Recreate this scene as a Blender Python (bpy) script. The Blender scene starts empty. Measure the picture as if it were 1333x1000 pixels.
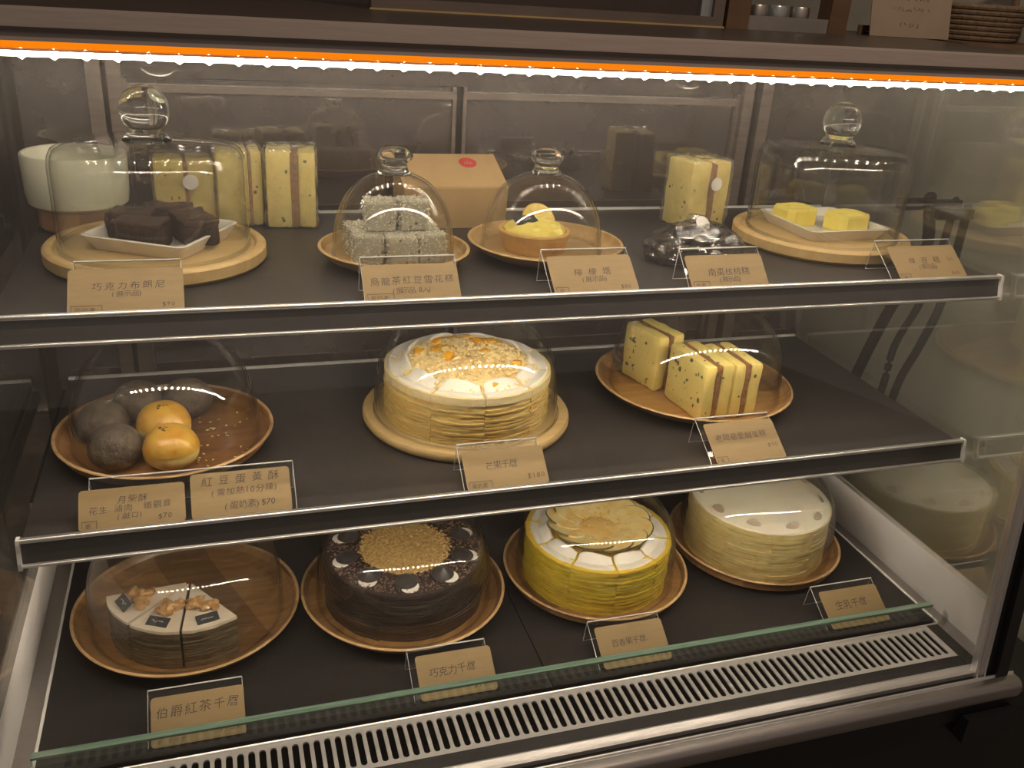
import bpy, bmesh, math, random
from mathutils import Vector, Matrix, noise

PI = math.pi
ZO = 1.12                      # the shelf datum stands this far above the floor
SC = bpy.context.scene
COL = SC.collection

# ------------------------------------------------------------------ camera
def setup_camera():
    f = 1193.754
    w2c = Matrix(((0.952467745, -0.297997548, 0.063266536),
                  (-0.067719964, -0.409593586, -0.909751120),
                  (0.297017171, 0.862224191, -0.410305063)))
    cam = bpy.data.cameras.new('camera')
    cam.sensor_fit = 'HORIZONTAL'; cam.sensor_width = 36.0
    cam.lens = f / 1333.0 * 36.0
    cam.clip_start = 0.02; cam.clip_end = 50
    o = bpy.data.objects.new('camera', cam); COL.objects.link(o)
    r = w2c.transposed() @ Matrix(((1, 0, 0), (0, -1, 0), (0, 0, -1)))
    m = r.to_4x4(); m.translation = Vector((0.19509, -0.82069, 0.51656 + ZO))
    o.matrix_world = m
    SC.camera = o
setup_camera()

# ------------------------------------------------------------------ world, exposure
LED_COL = (1.0, 0.86, 0.69)
LED_TOP, LED_BLOOM, LED_SHELF, LED_REAR = 270.0, 21.0, 280.0, 330.0
w = bpy.data.worlds.new('world'); SC.world = w; w.use_nodes = True
bg = w.node_tree.nodes['Background']
bg.inputs[0].default_value = (0.62, 0.50, 0.43, 1); bg.inputs[1].default_value = 0.32
SC.view_settings.view_transform = 'Standard'; SC.view_settings.look = 'None'
SC.view_settings.gamma = 1.0; SC.view_settings.use_curve_mapping = False
SC.view_settings.exposure = 0.0
SC.cycles.transparent_max_bounces = 40
SC.cycles.max_bounces = 12
SC.cycles.glossy_bounces = 6
SC.cycles.caustics_reflective = False
SC.cycles.caustics_refractive = False

def added_fill():
    l = bpy.data.lights.new('added_fill_lamp', 'POINT'); l.shadow_soft_size = 0.05; l.energy = 22; l.color = (1.0, 0.78, 0.58)  # unseen warm fill, added to brighten the objects on the case top
    o = bpy.data.objects.new('added_fill_lamp', l); COL.objects.link(o); o.location = (0.75, -0.55, 2.55)
added_fill()

# ------------------------------------------------------------------ materials
def new_mat(name):
    m = bpy.data.materials.new(name); m.use_nodes = True
    nt = m.node_tree
    for n in list(nt.nodes): nt.nodes.remove(n)
    out = nt.nodes.new('ShaderNodeOutputMaterial')
    return m, nt, out

def coords(nt, stretch=(1, 1, 1), rot=(0, 0, 0)):
    tc = nt.nodes.new('ShaderNodeTexCoord'); mp = nt.nodes.new('ShaderNodeMapping')
    mp.inputs['Scale'].default_value = stretch; mp.inputs['Rotation'].default_value = rot
    nt.links.new(tc.outputs['Object'], mp.inputs['Vector'])
    return mp.outputs['Vector']

def noise_tex(nt, vec, scale, detail=4, rough=0.6):
    n = nt.nodes.new('ShaderNodeTexNoise'); n.inputs['Scale'].default_value = scale
    n.inputs['Detail'].default_value = detail; n.inputs['Roughness'].default_value = rough
    nt.links.new(vec, n.inputs['Vector'])
    return n.outputs['Fac']

def ramp(nt, fac, stops):
    r = nt.nodes.new('ShaderNodeValToRGB'); nt.links.new(fac, r.inputs['Fac'])
    el = r.color_ramp.elements
    while len(el) < len(stops): el.new(0.5)
    for e, (p, c) in zip(el, stops):
        e.position = p; e.color = (c[0], c[1], c[2], 1)
    return r.outputs['Color']

def pm(name, c1, c2=None, scale=60, rough=0.5, metal=0.0, spec=0.5, bump=None, coat=0.0, stretch=(1, 1, 1),
       lo=0.35, hi=0.65, sss=0.0, ior=1.5, sss_r=0.004):
    m, nt, out = new_mat(name)
    b = nt.nodes.new('ShaderNodeBsdfPrincipled'); nt.links.new(b.outputs[0], out.inputs[0])
    vec = coords(nt, stretch)
    if c2 is None: c2 = tuple(x * 0.86 for x in c1)
    nt.links.new(ramp(nt, noise_tex(nt, vec, scale), [(lo, c1), (hi, c2)]), b.inputs['Base Color'])
    b.inputs['Roughness'].default_value = rough; b.inputs['Metallic'].default_value = metal
    b.inputs['Specular IOR Level'].default_value = spec
    b.inputs['Coat Weight'].default_value = coat; b.inputs['Coat Roughness'].default_value = 0.06; b.inputs['IOR'].default_value = ior
    if sss:
        b.inputs['Subsurface Weight'].default_value = sss
        b.inputs['Subsurface Radius'].default_value = (1.0, 0.6, 0.35)
        b.inputs['Subsurface Scale'].default_value = sss_r
    if bump:
        bn = nt.nodes.new('ShaderNodeBump'); bn.inputs['Strength'].default_value = bump[1]
        bn.inputs['Distance'].default_value = bump[2] if len(bump) > 2 else 0.001
        nt.links.new(noise_tex(nt, vec, bump[0], 6), bn.inputs['Height'])
        nt.links.new(bn.outputs[0], b.inputs['Normal'])
    return m

def wood(name, light, dark, strips=None, rough=0.45, freq=1.0, axis=0, coat=0.0):
    """Grain stretched along x (or y); STRIPS gives staves of differing tone, as in glued acacia."""
    m, nt, out = new_mat(name)
    b = nt.nodes.new('ShaderNodeBsdfPrincipled'); nt.links.new(b.outputs[0], out.inputs[0])
    st = (5 * freq, 60 * freq, 20 * freq) if axis == 0 else (60 * freq, 5 * freq, 20 * freq)
    vec = coords(nt, st)
    g = noise_tex(nt, vec, 1.6, 5, 0.65)
    col = ramp(nt, g, [(0.3, light), (0.52, tuple((a + c) / 2 for a, c in zip(light, dark))), (0.75, dark)])
    if strips:
        v2 = coords(nt, (1, 1, 1), (0, 0, strips[1]))
        sep = nt.nodes.new('ShaderNodeSeparateXYZ'); nt.links.new(v2, sep.inputs[0])
        mul = nt.nodes.new('ShaderNodeMath'); mul.operation = 'MULTIPLY'; mul.inputs[1].default_value = strips[0]
        nt.links.new(sep.outputs[1], mul.inputs[0])
        fl = nt.nodes.new('ShaderNodeMath'); fl.operation = 'FLOOR'; nt.links.new(mul.outputs[0], fl.inputs[0])
        wn = nt.nodes.new('ShaderNodeTexWhiteNoise'); wn.noise_dimensions = '1D'; nt.links.new(fl.outputs[0], wn.inputs['W'])
        c2 = ramp(nt, wn.outputs['Value'], [(0.1, (1.55, 1.48, 1.35)), (0.9, (0.55, 0.47, 0.40))])
        mx = nt.nodes.new('ShaderNodeMixRGB'); mx.blend_type = 'MULTIPLY'; mx.inputs[0].default_value = 1.0
        nt.links.new(col, mx.inputs[1]); nt.links.new(c2, mx.inputs[2]); col = mx.outputs[0]
    nt.links.new(col, b.inputs['Base Color'])
    b.inputs['Roughness'].default_value = rough; b.inputs['Coat Weight'].default_value = coat
    bn = nt.nodes.new('ShaderNodeBump'); bn.inputs['Strength'].default_value = 0.12; bn.inputs['Distance'].default_value = 0.0006
    nt.links.new(g, bn.inputs['Height']); nt.links.new(bn.outputs[0], b.inputs['Normal'])
    return m

def thin_glass(name, f0=0.045, tint=(0.985, 0.99, 0.985), rough=0.0, haze=0.0, haze_col=(0.8, 0.76, 0.7), bump=None, power=5.0, haze_scale=9):
    """Sheet glass: clear straight through, mirror-like by a Schlick curve."""
    m, nt, out = new_mat(name)
    L = nt.links
    tr = nt.nodes.new('ShaderNodeBsdfTransparent'); tr.inputs[0].default_value = (*tint, 1)
    gl = nt.nodes.new('ShaderNodeBsdfGlossy'); gl.inputs['Roughness'].default_value = rough
    lw = nt.nodes.new('ShaderNodeLayerWeight'); lw.inputs['Blend'].default_value = 0.5
    pw = nt.nodes.new('ShaderNodeMath'); pw.operation = 'POWER'; pw.inputs[1].default_value = power
    ma = nt.nodes.new('ShaderNodeMath'); ma.operation = 'MULTIPLY_ADD'; ma.inputs[1].default_value = 1 - f0; ma.inputs[2].default_value = f0
    L.new(lw.outputs['Facing'], pw.inputs[0]); L.new(pw.outputs[0], ma.inputs[0])
    mx = nt.nodes.new('ShaderNodeMixShader'); L.new(ma.outputs[0], mx.inputs[0])
    if bump:
        bn = nt.nodes.new('ShaderNodeBump'); bn.inputs['Strength'].default_value = bump[1]; bn.inputs['Distance'].default_value = 0.002
        L.new(noise_tex(nt, coords(nt), bump[0], 3), bn.inputs['Height'])
        L.new(bn.outputs[0], gl.inputs['Normal']); L.new(bn.outputs[0], lw.inputs['Normal'])
    base = tr.outputs[0]
    if haze:  # diffuse haze mixed into the clear glass
        df = nt.nodes.new('ShaderNodeBsdfDiffuse'); df.inputs[0].default_value = (*haze_col, 1)
        tl = nt.nodes.new('ShaderNodeBsdfTranslucent'); tl.inputs[0].default_value = (*haze_col, 1)
        ad = nt.nodes.new('ShaderNodeMixShader'); ad.inputs[0].default_value = 0.5
        L.new(df.outputs[0], ad.inputs[1]); L.new(tl.outputs[0], ad.inputs[2])
        mr = nt.nodes.new('ShaderNodeMapRange'); mr.inputs['From Min'].default_value = 0.3; mr.inputs['From Max'].default_value = 0.75
        mr.inputs['To Min'].default_value = haze * 0.6; mr.inputs['To Max'].default_value = haze * 1.4
        L.new(noise_tex(nt, coords(nt), haze_scale, 4), mr.inputs['Value'])
        m2 = nt.nodes.new('ShaderNodeMixShader'); L.new(mr.outputs[0], m2.inputs[0])
        L.new(tr.outputs[0], m2.inputs[1]); L.new(ad.outputs[0], m2.inputs[2]); base = m2.outputs[0]
    L.new(base, mx.inputs[1]); L.new(gl.outputs[0], mx.inputs[2]); L.new(mx.outputs[0], out.inputs[0])
    return m

def solid_glass(name):
    m, nt, out = new_mat(name)
    g = nt.nodes.new('ShaderNodeBsdfGlass'); g.inputs['IOR'].default_value = 1.48
    vec = coords(nt); nt.links.new(ramp(nt, noise_tex(nt, vec, 20), [(0, (0.97, 0.985, 0.97)), (1, (0.99, 1, 0.99))]), g.inputs['Color'])
    nt.links.new(g.outputs[0], out.inputs[0])
    return m

def emit(name, col, s):
    m, nt, out = new_mat(name)
    e = nt.nodes.new('ShaderNodeEmission'); e.inputs[0].default_value = (*col, 1); e.inputs[1].default_value = s
    nt.links.new(e.outputs[0], out.inputs[0])
    return m

def flecked(name, base, base2, fleck, fleck_scale, thr, rough=0.7, sss=0.0, bump=(220, 0.5)):
    m, nt, out = new_mat(name)
    b = nt.nodes.new('ShaderNodeBsdfPrincipled'); nt.links.new(b.outputs[0], out.inputs[0])
    vec = coords(nt)
    c = ramp(nt, noise_tex(nt, vec, 35), [(0.35, base), (0.65, base2)])
    v = nt.nodes.new('ShaderNodeTexVoronoi'); v.inputs['Scale'].default_value = fleck_scale; nt.links.new(vec, v.inputs['Vector'])
    f = ramp(nt, v.outputs['Distance'], [(thr, (1, 1, 1)), (thr + 0.06, (0, 0, 0))])
    mx = nt.nodes.new('ShaderNodeMixRGB'); nt.links.new(f, mx.inputs[0]); nt.links.new(c, mx.inputs[1]); mx.inputs[2].default_value = (*fleck, 1)
    nt.links.new(mx.outputs[0], b.inputs['Base Color']); b.inputs['Roughness'].default_value = rough
    if sss:
        b.inputs['Subsurface Weight'].default_value = sss; b.inputs['Subsurface Scale'].default_value = 0.004
        b.inputs['Subsurface Radius'].default_value = (1, 0.6, 0.3)
    bn = nt.nodes.new('ShaderNodeBump'); bn.inputs['Strength'].default_value = bump[1]; bn.inputs['Distance'].default_value = 0.001
    nt.links.new(noise_tex(nt, vec, bump[0], 5), bn.inputs['Height']); nt.links.new(bn.outputs[0], b.inputs['Normal'])
    return m

M = dict(
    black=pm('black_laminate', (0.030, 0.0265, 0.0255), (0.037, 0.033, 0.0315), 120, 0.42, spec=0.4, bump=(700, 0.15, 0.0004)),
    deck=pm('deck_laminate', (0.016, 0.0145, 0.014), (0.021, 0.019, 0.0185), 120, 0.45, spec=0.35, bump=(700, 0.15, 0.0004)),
    fascia=pm('dark_price_channel', (0.052, 0.049, 0.046), (0.060, 0.056, 0.052), 12, 0.22, spec=0.7),
    chrome=pm('bright_aluminium', (0.93, 0.92, 0.90), (0.88, 0.87, 0.85), 80, 0.36, metal=1.0, stretch=(1, 20, 20)),
    whiteplastic=pm('white_plastic', (0.80, 0.79, 0.76), None, 60, 0.4),
    steel=pm('brushed_steel', (0.66, 0.63, 0.61), (0.58, 0.555, 0.535), 60, 0.34, metal=0.55, stretch=(2, 60, 60)),
    satin=pm('satin_aluminium', (0.46, 0.43, 0.41), (0.40, 0.375, 0.36), 50, 0.38, metal=0.9, stretch=(1, 30, 30)),
    darksteel=pm('dark_steel', (0.020, 0.0185, 0.018), (0.027, 0.025, 0.024), 30, 0.6, spec=0.2),
    panel=pm('white_liner', (0.86, 0.82, 0.80), (0.82, 0.78, 0.76), 14, 0.42, spec=0.4),
    housing=pm('brown_grey_housing', (0.34, 0.285, 0.255), (0.30, 0.25, 0.225), 25, 0.5, stretch=(1, 20, 20)),
    casetop=pm('case_top_panel', (0.060, 0.046, 0.038), (0.05, 0.038, 0.032), 20, 0.35),
    door=pm('dark_back_door_panel', (0.062, 0.051, 0.047), (0.078, 0.064, 0.058), 9, 0.035, ior=2.3),
    doorframe=pm('bronze_door_frame', (0.16, 0.13, 0.115), (0.20, 0.165, 0.145), 18, 0.3, metal=0.35, stretch=(1, 1, 8)),
    cavity=pm('vent_cavity', (0.006, 0.006, 0.006), None, 20, 0.7),
    rubber=pm('black_rubber', (0.012, 0.012, 0.012), None, 60, 0.55),
    blackfront=pm('black_front_panel', (0.010, 0.010, 0.011), (0.014, 0.013, 0.013), 20, 0.4),
    greenedge=pm('polished_glass_edge', (0.10, 0.165, 0.125), (0.18, 0.27, 0.205), 11, 0.10, spec=1.0, stretch=(1, 40, 40)),
    orange=None, lens=emit('led_bloom_glow', LED_COL, LED_BLOOM), led=emit('led_emitter', LED_COL, LED_TOP), led2=emit('shelf_led_emitter', LED_COL, LED_SHELF), led_rear=emit('rear_led_emitter', LED_COL, LED_REAR),  # the lens entry is the imitated bloom around the LEDs
    pane=thin_glass('case_glass', 0.20, (0.95, 0.95, 0.93), 0.0, haze=0.03, haze_col=(0.78, 0.78, 0.68), haze_scale=5),
    front=thin_glass('front_glass', 0.04, (0.97, 0.975, 0.965), 0.0, haze=0.013),  # haze stands in for the reflected veil on this pane
    strip=thin_glass('retainer_glass', 0.06, (0.92, 0.96, 0.93), 0.0),
    dome=thin_glass('cloche_glass', 0.058, (0.985, 0.986, 0.98), 0.0, haze=0.003),
    acrylic=thin_glass('clear_acrylic', 0.05, (0.97, 0.97, 0.965), 0.02),
    acryledge=pm('acrylic_edge', (0.55, 0.54, 0.52), (0.7, 0.69, 0.66), 30, 0.15, spec=0.8),
    film=thin_glass('cling_film', 0.11, (0.95, 0.95, 0.93), 0.06, haze=0.15, haze_col=(0.9, 0.88, 0.82), bump=(60, 0.6), haze_scale=60),
    crinkle=thin_glass('crinkled_film', 0.26, (0.95, 0.95, 0.94), 0.07, haze=0.03, haze_col=(0.9, 0.88, 0.84), bump=(130, 0.7), haze_scale=60, power=3.0),
    knob=solid_glass('solid_glass'),
    kraft=pm('kraft_card', (0.265, 0.185, 0.084), (0.242, 0.168, 0.075), 45, 0.7, stretch=(1, 6, 1), bump=(500, 0.1, 0.0003)),
    kraftbox=pm('kraft_box', (0.46, 0.31, 0.15), (0.42, 0.28, 0.135), 30, 0.65, bump=(400, 0.1, 0.0003)),
    ink=pm('dark_ink', (0.030, 0.024, 0.024), None, 50, 0.6),
    lightwood=wood('rubberwood', (0.58, 0.42, 0.19), (0.46, 0.30, 0.115), rough=0.5),
    beech=wood('pale_beech', (0.52, 0.375, 0.17), (0.42, 0.285, 0.115), rough=0.5),
    saucer=wood('maple_saucer', (0.53, 0.355, 0.15), (0.37, 0.225, 0.085), rough=0.5, freq=0.7),
    acacia=wood('acacia', (0.42, 0.25, 0.095), (0.22, 0.11, 0.038), strips=(22, 0.3), rough=0.3, coat=0.25),
    acacia2=wood('acacia_dark', (0.30, 0.175, 0.072), (0.13, 0.066, 0.028), strips=(15, 1.2), rough=0.3, coat=0.3),
    acacia3=wood('acacia_red', (0.34, 0.18, 0.075), (0.19, 0.09, 0.037), strips=(9, 1.5), rough=0.3, coat=0.3),
    rim=wood('pale_wood_rim', (0.42, 0.285, 0.15), (0.26, 0.165, 0.08), strips=(13, 0.8), rough=0.4),
    porcelain=pm('white_porcelain', (0.78, 0.75, 0.68), (0.74, 0.71, 0.645), 30, 0.18, coat=0.4),
    bowl=pm('pale_green_enamel', (0.70, 0.70, 0.55), (0.66, 0.66, 0.52), 20, 0.3),
    brownie=pm('brownie_crust', (0.034, 0.015, 0.010), (0.062, 0.030, 0.020), 70, 0.24, spec=0.6, bump=(130, 0.9, 0.002)),
    browniein=pm('brownie_crumb', (0.022, 0.010, 0.007), (0.042, 0.020, 0.013), 160, 0.8, bump=(300, 1.0, 0.002)),
    snow=flecked('oolong_cake', (0.40, 0.37, 0.27), (0.46, 0.43, 0.33), (0.16, 0.12, 0.085), 95, 0.13, 0.85, bump=(260, 0.9)),
    coconut=pm('coconut_flake', (0.72, 0.68, 0.56), (0.62, 0.58, 0.46), 90, 0.7, sss=0.2),
    crust=pm('tart_crust', (0.62, 0.37, 0.12), (0.52, 0.29, 0.085), 70, 0.6, bump=(200, 0.5, 0.001)),
    lemoncream=pm('lemon_cream', (0.86, 0.73, 0.18), (0.80, 0.65, 0.13), 50, 0.4, sss=0.3),
    lemonflesh=pm('lemon_flesh', (0.80, 0.66, 0.25), (0.72, 0.57, 0.16), 120, 0.25, sss=0.4),
    lemonrind=pm('lemon_rind', (0.74, 0.50, 0.10), None, 60, 0.4),
    slate=pm('slate_plaque', (0.045, 0.048, 0.05), None, 90, 0.5),
    white_ink=pm('white_ink', (0.75, 0.75, 0.72), None, 60, 0.6),
    mung=pm('mung_bean_paste', (0.87, 0.74, 0.17), (0.82, 0.68, 0.14), 80, 0.6, sss=0.25, bump=(300, 0.3, 0.0008)),
    sponge=flecked('yellow_sponge', (0.82, 0.67, 0.22), (0.76, 0.60, 0.175), (0.62, 0.46, 0.12), 130, 0.10, 0.75, sss=0.2, bump=(300, 0.8)),
    spongegreen=pm('scallion_piece', (0.085, 0.105, 0.035), (0.16, 0.13, 0.045), 90, 0.6),
    floss=pm('meat_floss', (0.36, 0.17, 0.055), (0.22, 0.095, 0.03), 190, 0.85, bump=(300, 1.0, 0.002)),
    sticker=pm('white_sticker', (0.74, 0.71, 0.66), None, 40, 0.5),
    nougat=pm('dark_nougat', (0.018, 0.014, 0.012), (0.035, 0.026, 0.02), 70, 0.3, bump=(90, 0.6, 0.002)),
    taro=pm('charcoal_pastry', (0.155, 0.118, 0.086), (0.080, 0.059, 0.043), 45, 0.7, bump=(110, 1.0, 0.003)),
    yolk=pm('egg_washed_crust', (0.78, 0.48, 0.075), (0.66, 0.31, 0.03), 60, 0.3, spec=0.6, coat=0.2, bump=(70, 0.7, 0.002)),
    yolkside=pm('flaky_pastry', (0.78, 0.60, 0.22), (0.66, 0.44, 0.10), 90, 0.6, bump=(90, 0.6, 0.001)),
    sesame=pm('black_sesame', (0.012, 0.011, 0.010), None, 60, 0.4),
    custard=pm('custard', (0.82, 0.63, 0.30), (0.78, 0.56, 0.22), 40, 0.45, sss=0.2), crepe=pm('crepe', (0.74, 0.55, 0.20), (0.62, 0.42, 0.12), 90, 0.6, sss=0.25, bump=(160, 0.5, 0.001)),
    cream=pm('white_cream', (0.86, 0.82, 0.74), (0.82, 0.775, 0.69), 40, 0.45, sss=0.2),
    pale_sponge=pm('pale_sponge', (0.84, 0.70, 0.40), (0.80, 0.64, 0.33), 120, 0.7, sss=0.2, bump=(260, 0.8, 0.001)), mangolayer=pm('mango_cream', (0.80, 0.47, 0.07), (0.74, 0.54, 0.2), 60, 0.5, sss=0.2),
    crumble=pm('golden_crumble', (0.92, 0.76, 0.42), (0.86, 0.64, 0.26), 110, 0.75),
    mango=pm('mango_cube', (0.88, 0.49, 0.035), (0.82, 0.40, 0.02), 60, 0.25, sss=0.4),
    choc=pm('chocolate_crepe', (0.042, 0.026, 0.020), (0.028, 0.017, 0.013), 90, 0.5, bump=(160, 0.6, 0.001)),
    choccream=pm('chocolate_cream', (0.065, 0.040, 0.030), (0.05, 0.03, 0.022), 60, 0.5),
    shaving=pm('chocolate_shaving', (0.22, 0.13, 0.09), (0.11, 0.06, 0.042), 120, 0.55),
    goldcrumb=pm('toffee_crumb', (0.62, 0.43, 0.17), (0.34, 0.20, 0.065), 240, 0.6),
    cookie=pm('black_cookie', (0.036, 0.031, 0.031), (0.052, 0.045, 0.043), 80, 0.3, bump=(200, 0.4, 0.0006)),
    passion=pm('passion_crepe', (0.70, 0.54, 0.05), (0.56, 0.41, 0.03), 60, 0.5, sss=0.25, bump=(130, 0.5, 0.001)),
    passioncream=pm('passion_cream', (0.80, 0.57, 0.06), (0.74, 0.50, 0.05), 50, 0.45, sss=0.2),
    jelly=pm('passion_jelly', (0.84, 0.62, 0.26), (0.76, 0.48, 0.14), 60, 0.2, sss=0.3),
    limeflesh=pm('lime_flesh', (0.88, 0.72, 0.36), (0.80, 0.55, 0.18), 60, 0.25, sss=0.3),
    limerind=pm('lime_rind', (0.10, 0.095, 0.03), None, 60, 0.35),
    milkcrepe=pm('milk_crepe', (0.74, 0.61, 0.28), (0.64, 0.49, 0.18), 70, 0.55, sss=0.3, bump=(140, 0.5, 0.001)),
    milkfill=pm('milk_filling', (0.72, 0.58, 0.30), (0.66, 0.52, 0.25), 30, 0.5, sss=0.25), milkcream=pm('milk_cream', (0.86, 0.80, 0.64), (0.83, 0.765, 0.60), 30, 0.4, sss=0.25),
    shard=pm('white_chocolate_shard', (0.46, 0.38, 0.285), (0.40, 0.325, 0.24), 40, 0.4),  # brown-grey shading of the curls put into the colour
    earl=pm('earl_grey_crepe', (0.16, 0.115, 0.065), (0.115, 0.078, 0.042), 80, 0.6, bump=(160, 0.5, 0.001)),
    earlcream=pm('earl_grey_cream', (0.80, 0.70, 0.56), (0.73, 0.62, 0.48), 60, 0.5, sss=0.15),
    earlfill=pm('earl_grey_filling', (0.22, 0.165, 0.10), None, 60, 0.5),
    walnut=pm('caramel_walnut', (0.62, 0.38, 0.15), (0.38, 0.18, 0.055), 120, 0.3, coat=0.3, bump=(160, 0.8, 0.001)),
    red=pm('red_stamp', (0.55, 0.05, 0.045), None, 60, 0.6),
    wallbrown=pm('brown_wall', (0.060, 0.044, 0.035), (0.075, 0.055, 0.044), 6, 0.7),
    wallgreen=pm('grey_green_wall', (0.52, 0.50, 0.42), (0.46, 0.445, 0.37), 8, 0.6),
    floor=pm('dark_floor', (0.16, 0.13, 0.11), None, 8, 0.5),
    walnutwood=wood('brown_timber', (0.16, 0.095, 0.055), (0.09, 0.05, 0.03), rough=0.55),
    greywood=wood('grey_brown_timber', (0.17, 0.135, 0.115), (0.11, 0.085, 0.07), rough=0.5),
    palemetal=pm('pale_metal', (0.45, 0.47, 0.5), None, 40, 0.3, metal=0.6),  # silvery metal of the bead and cup
    paper=pm('cream_paper', (0.34, 0.27, 0.205), (0.31, 0.245, 0.185), 30, 0.8),
    greytray=pm('grey_metal_tray', (0.30, 0.28, 0.265), None, 30, 0.35, metal=0.3),
    rope=pm('wicker', (0.23, 0.16, 0.10), (0.14, 0.095, 0.06), 200, 0.8, bump=(300, 0.8, 0.001)),
    tape=pm('led_tape_board', (0.62, 0.50, 0.34), None, 60, 0.5),
)
M['orange'] = emit('orange_spill_glow', (1.0, 0.235, 0.004), 1.0)  # orange LED spill and bloom, painted as a glow of its own

# ------------------------------------------------------------------ builders
def tag(o, label, cat, group=None, kind=None):
    if label: o['label'] = label
    if cat: o['category'] = cat
    if group: o['group'] = group
    if kind: o['kind'] = kind
    return o

def thing(name, label, cat, base, group=None):
    o = bpy.data.objects.new(name, None); COL.objects.link(o)
    o.empty_display_size = 0.02
    o.location = (base[0], base[1], base[2] + ZO)
    tag(o, label, cat, group)
    return o

def base_of(o):
    b = Vector((0, 0, 0))
    while o is not None:
        b += o.location; o = o.parent
    return b

class MB:
    """Collects shapes as one mesh; vertices are in the case's own coordinates (build) or local ones (local=True)."""
    def __init__(s): s.v = []; s.f = []; s.m = []; s.cur = 0; s.sm = []
    def add(s, verts, faces, mi=None, smooth=False):
        b = len(s.v); s.v.extend(Vector(v) for v in verts)
        for f in faces:
            s.f.append(tuple(i + b for i in f)); s.m.append(s.cur if mi is None else mi); s.sm.append(smooth)
        return b
    def box(s, x0, x1, y0, y1, z0, z1, mi=None, tf=None):
        vs = [Vector((x, y, z)) for z in (z0, z1) for y in (y0, y1) for x in (x0, x1)]
        if tf: vs = [tf @ v for v in vs]
        s.add(vs, [(0, 2, 3, 1), (4, 5, 7, 6), (0, 1, 5, 4), (2, 6, 7, 3), (0, 4, 6, 2), (1, 3, 7, 5)], mi)
    def prism_x(s, prof, x0, x1, mi=None, smooth=False):
        """PROF: (y, z) outline run along x."""
        n = len(prof)
        vs = [(x0, y, z) for y, z in prof] + [(x1, y, z) for y, z in prof]
        fs = [(i, (i + 1) % n, n + (i + 1) % n, n + i) for i in range(n)]
        s.add(vs, fs, mi, smooth)
        s.add(vs[:n], [tuple(range(n))][::1], mi); s.add(vs[n:], [tuple(reversed(range(n)))], mi)
    def prism_z(s, pts, z0, z1, mi=None, tf=None):
        n = len(pts)
        vs = [Vector((x, y, z0)) for x, y in pts] + [Vector((x, y, z1)) for x, y in pts]
        if tf: vs = [tf @ v for v in vs]
        fs = [(i, (i + 1) % n, n + (i + 1) % n, n + i) for i in range(n)] + [tuple(reversed(range(n))), tuple(range(n, 2 * n))]
        s.add(vs, fs, mi)
    def lathe(s, prof, seg=48, c=(0, 0, 0), mi=None, closed=False, smooth=True, sx=1, sy=1):
        """PROF: (r, z); r = 0 ends become poles."""
        vs = []; rings = []
        for r, z in prof:
            if r < 1e-7:
                rings.append([len(vs)]); vs.append((c[0], c[1], c[2] + z))
            else:
                rings.append(list(range(len(vs), len(vs) + seg)))
                for i in range(seg):
                    a = 2 * PI * i / seg
                    vs.append((c[0] + r * sx * math.cos(a), c[1] + r * sy * math.sin(a), c[2] + z))
        fs = []
        pairs = list(zip(rings, rings[1:]))
        if closed: pairs.append((rings[-1], rings[0]))
        for A, B in pairs:
            for i in range(seg):
                j = (i + 1) % seg
                if len(A) == 1 and len(B) == 1: continue
                if len(A) == 1: fs.append((A[0], B[j], B[i]))
                elif len(B) == 1: fs.append((A[i], A[j], B[0]))
                else: fs.append((A[i], A[j], B[j], B[i]))
        s.add(vs, fs, mi, smooth)
    def tube(s, pts, r, seg=8, mi=None, caps=True, smooth=True):
        pts = [Vector(p) for p in pts]; n = len(pts)
        rr = r if isinstance(r, (list, tuple)) else [r] * n
        vs = []; up = Vector((0, 0, 1))
        for k, p in enumerate(pts):
            d = (pts[min(k + 1, n - 1)] - pts[max(k - 1, 0)]).normalized()
            u = d.cross(up)
            if u.length < 1e-4: u = d.cross(Vector((1, 0, 0)))
            u.normalize(); w_ = u.cross(d)
            for i in range(seg):
                a = 2 * PI * i / seg
                vs.append(p + (u * math.cos(a) + w_ * math.sin(a)) * rr[k])
        fs = [(k * seg + i, k * seg + (i + 1) % seg, (k + 1) * seg + (i + 1) % seg, (k + 1) * seg + i) for k in range(n - 1) for i in range(seg)]
        if caps: fs += [tuple(reversed(range(seg))), tuple(range((n - 1) * seg, n * seg))]
        s.add(vs, fs, mi, smooth)
    def bm(s, b, mi=None, smooth=True, tf=None):
        b.verts.ensure_lookup_table(); b.verts.index_update()
        s.add([(tf @ v.co) if tf else v.co.copy() for v in b.verts], [tuple(v.index for v in f.verts) for f in b.faces], mi, smooth)
        b.free()
    def rbox(s, sx, sy, sz, bev=0.003, seg=2, tf=None, mi=None, cuts=0, disp=0.0, dscale=40, seed=0):
        """A box with rounded edges centred on the origin (z from 0 up), optionally roughened."""
        b = bmesh.new(); bmesh.ops.create_cube(b, size=1)
        for v in b.verts: v.co = Vector((v.co.x * sx, v.co.y * sy, (v.co.z + 0.5) * sz))
        if bev: bmesh.ops.bevel(b, geom=list(b.edges), offset=bev, segments=seg, affect='EDGES', profile=0.5)
        if cuts: bmesh.ops.subdivide_edges(b, edges=[e for e in b.edges if e.calc_length() > bev * 2.2], cuts=cuts, use_grid_fill=True)
        if disp:
            b.normal_update()
            for v in b.verts:
                q = v.co * dscale + Vector((seed * 7.3, seed * 3.1, seed * 1.7))
                v.co += v.normal * disp * (noise.noise(q) + 0.5 * noise.noise(q * 2.3))
        s.bm(b, mi, True, tf)
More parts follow.
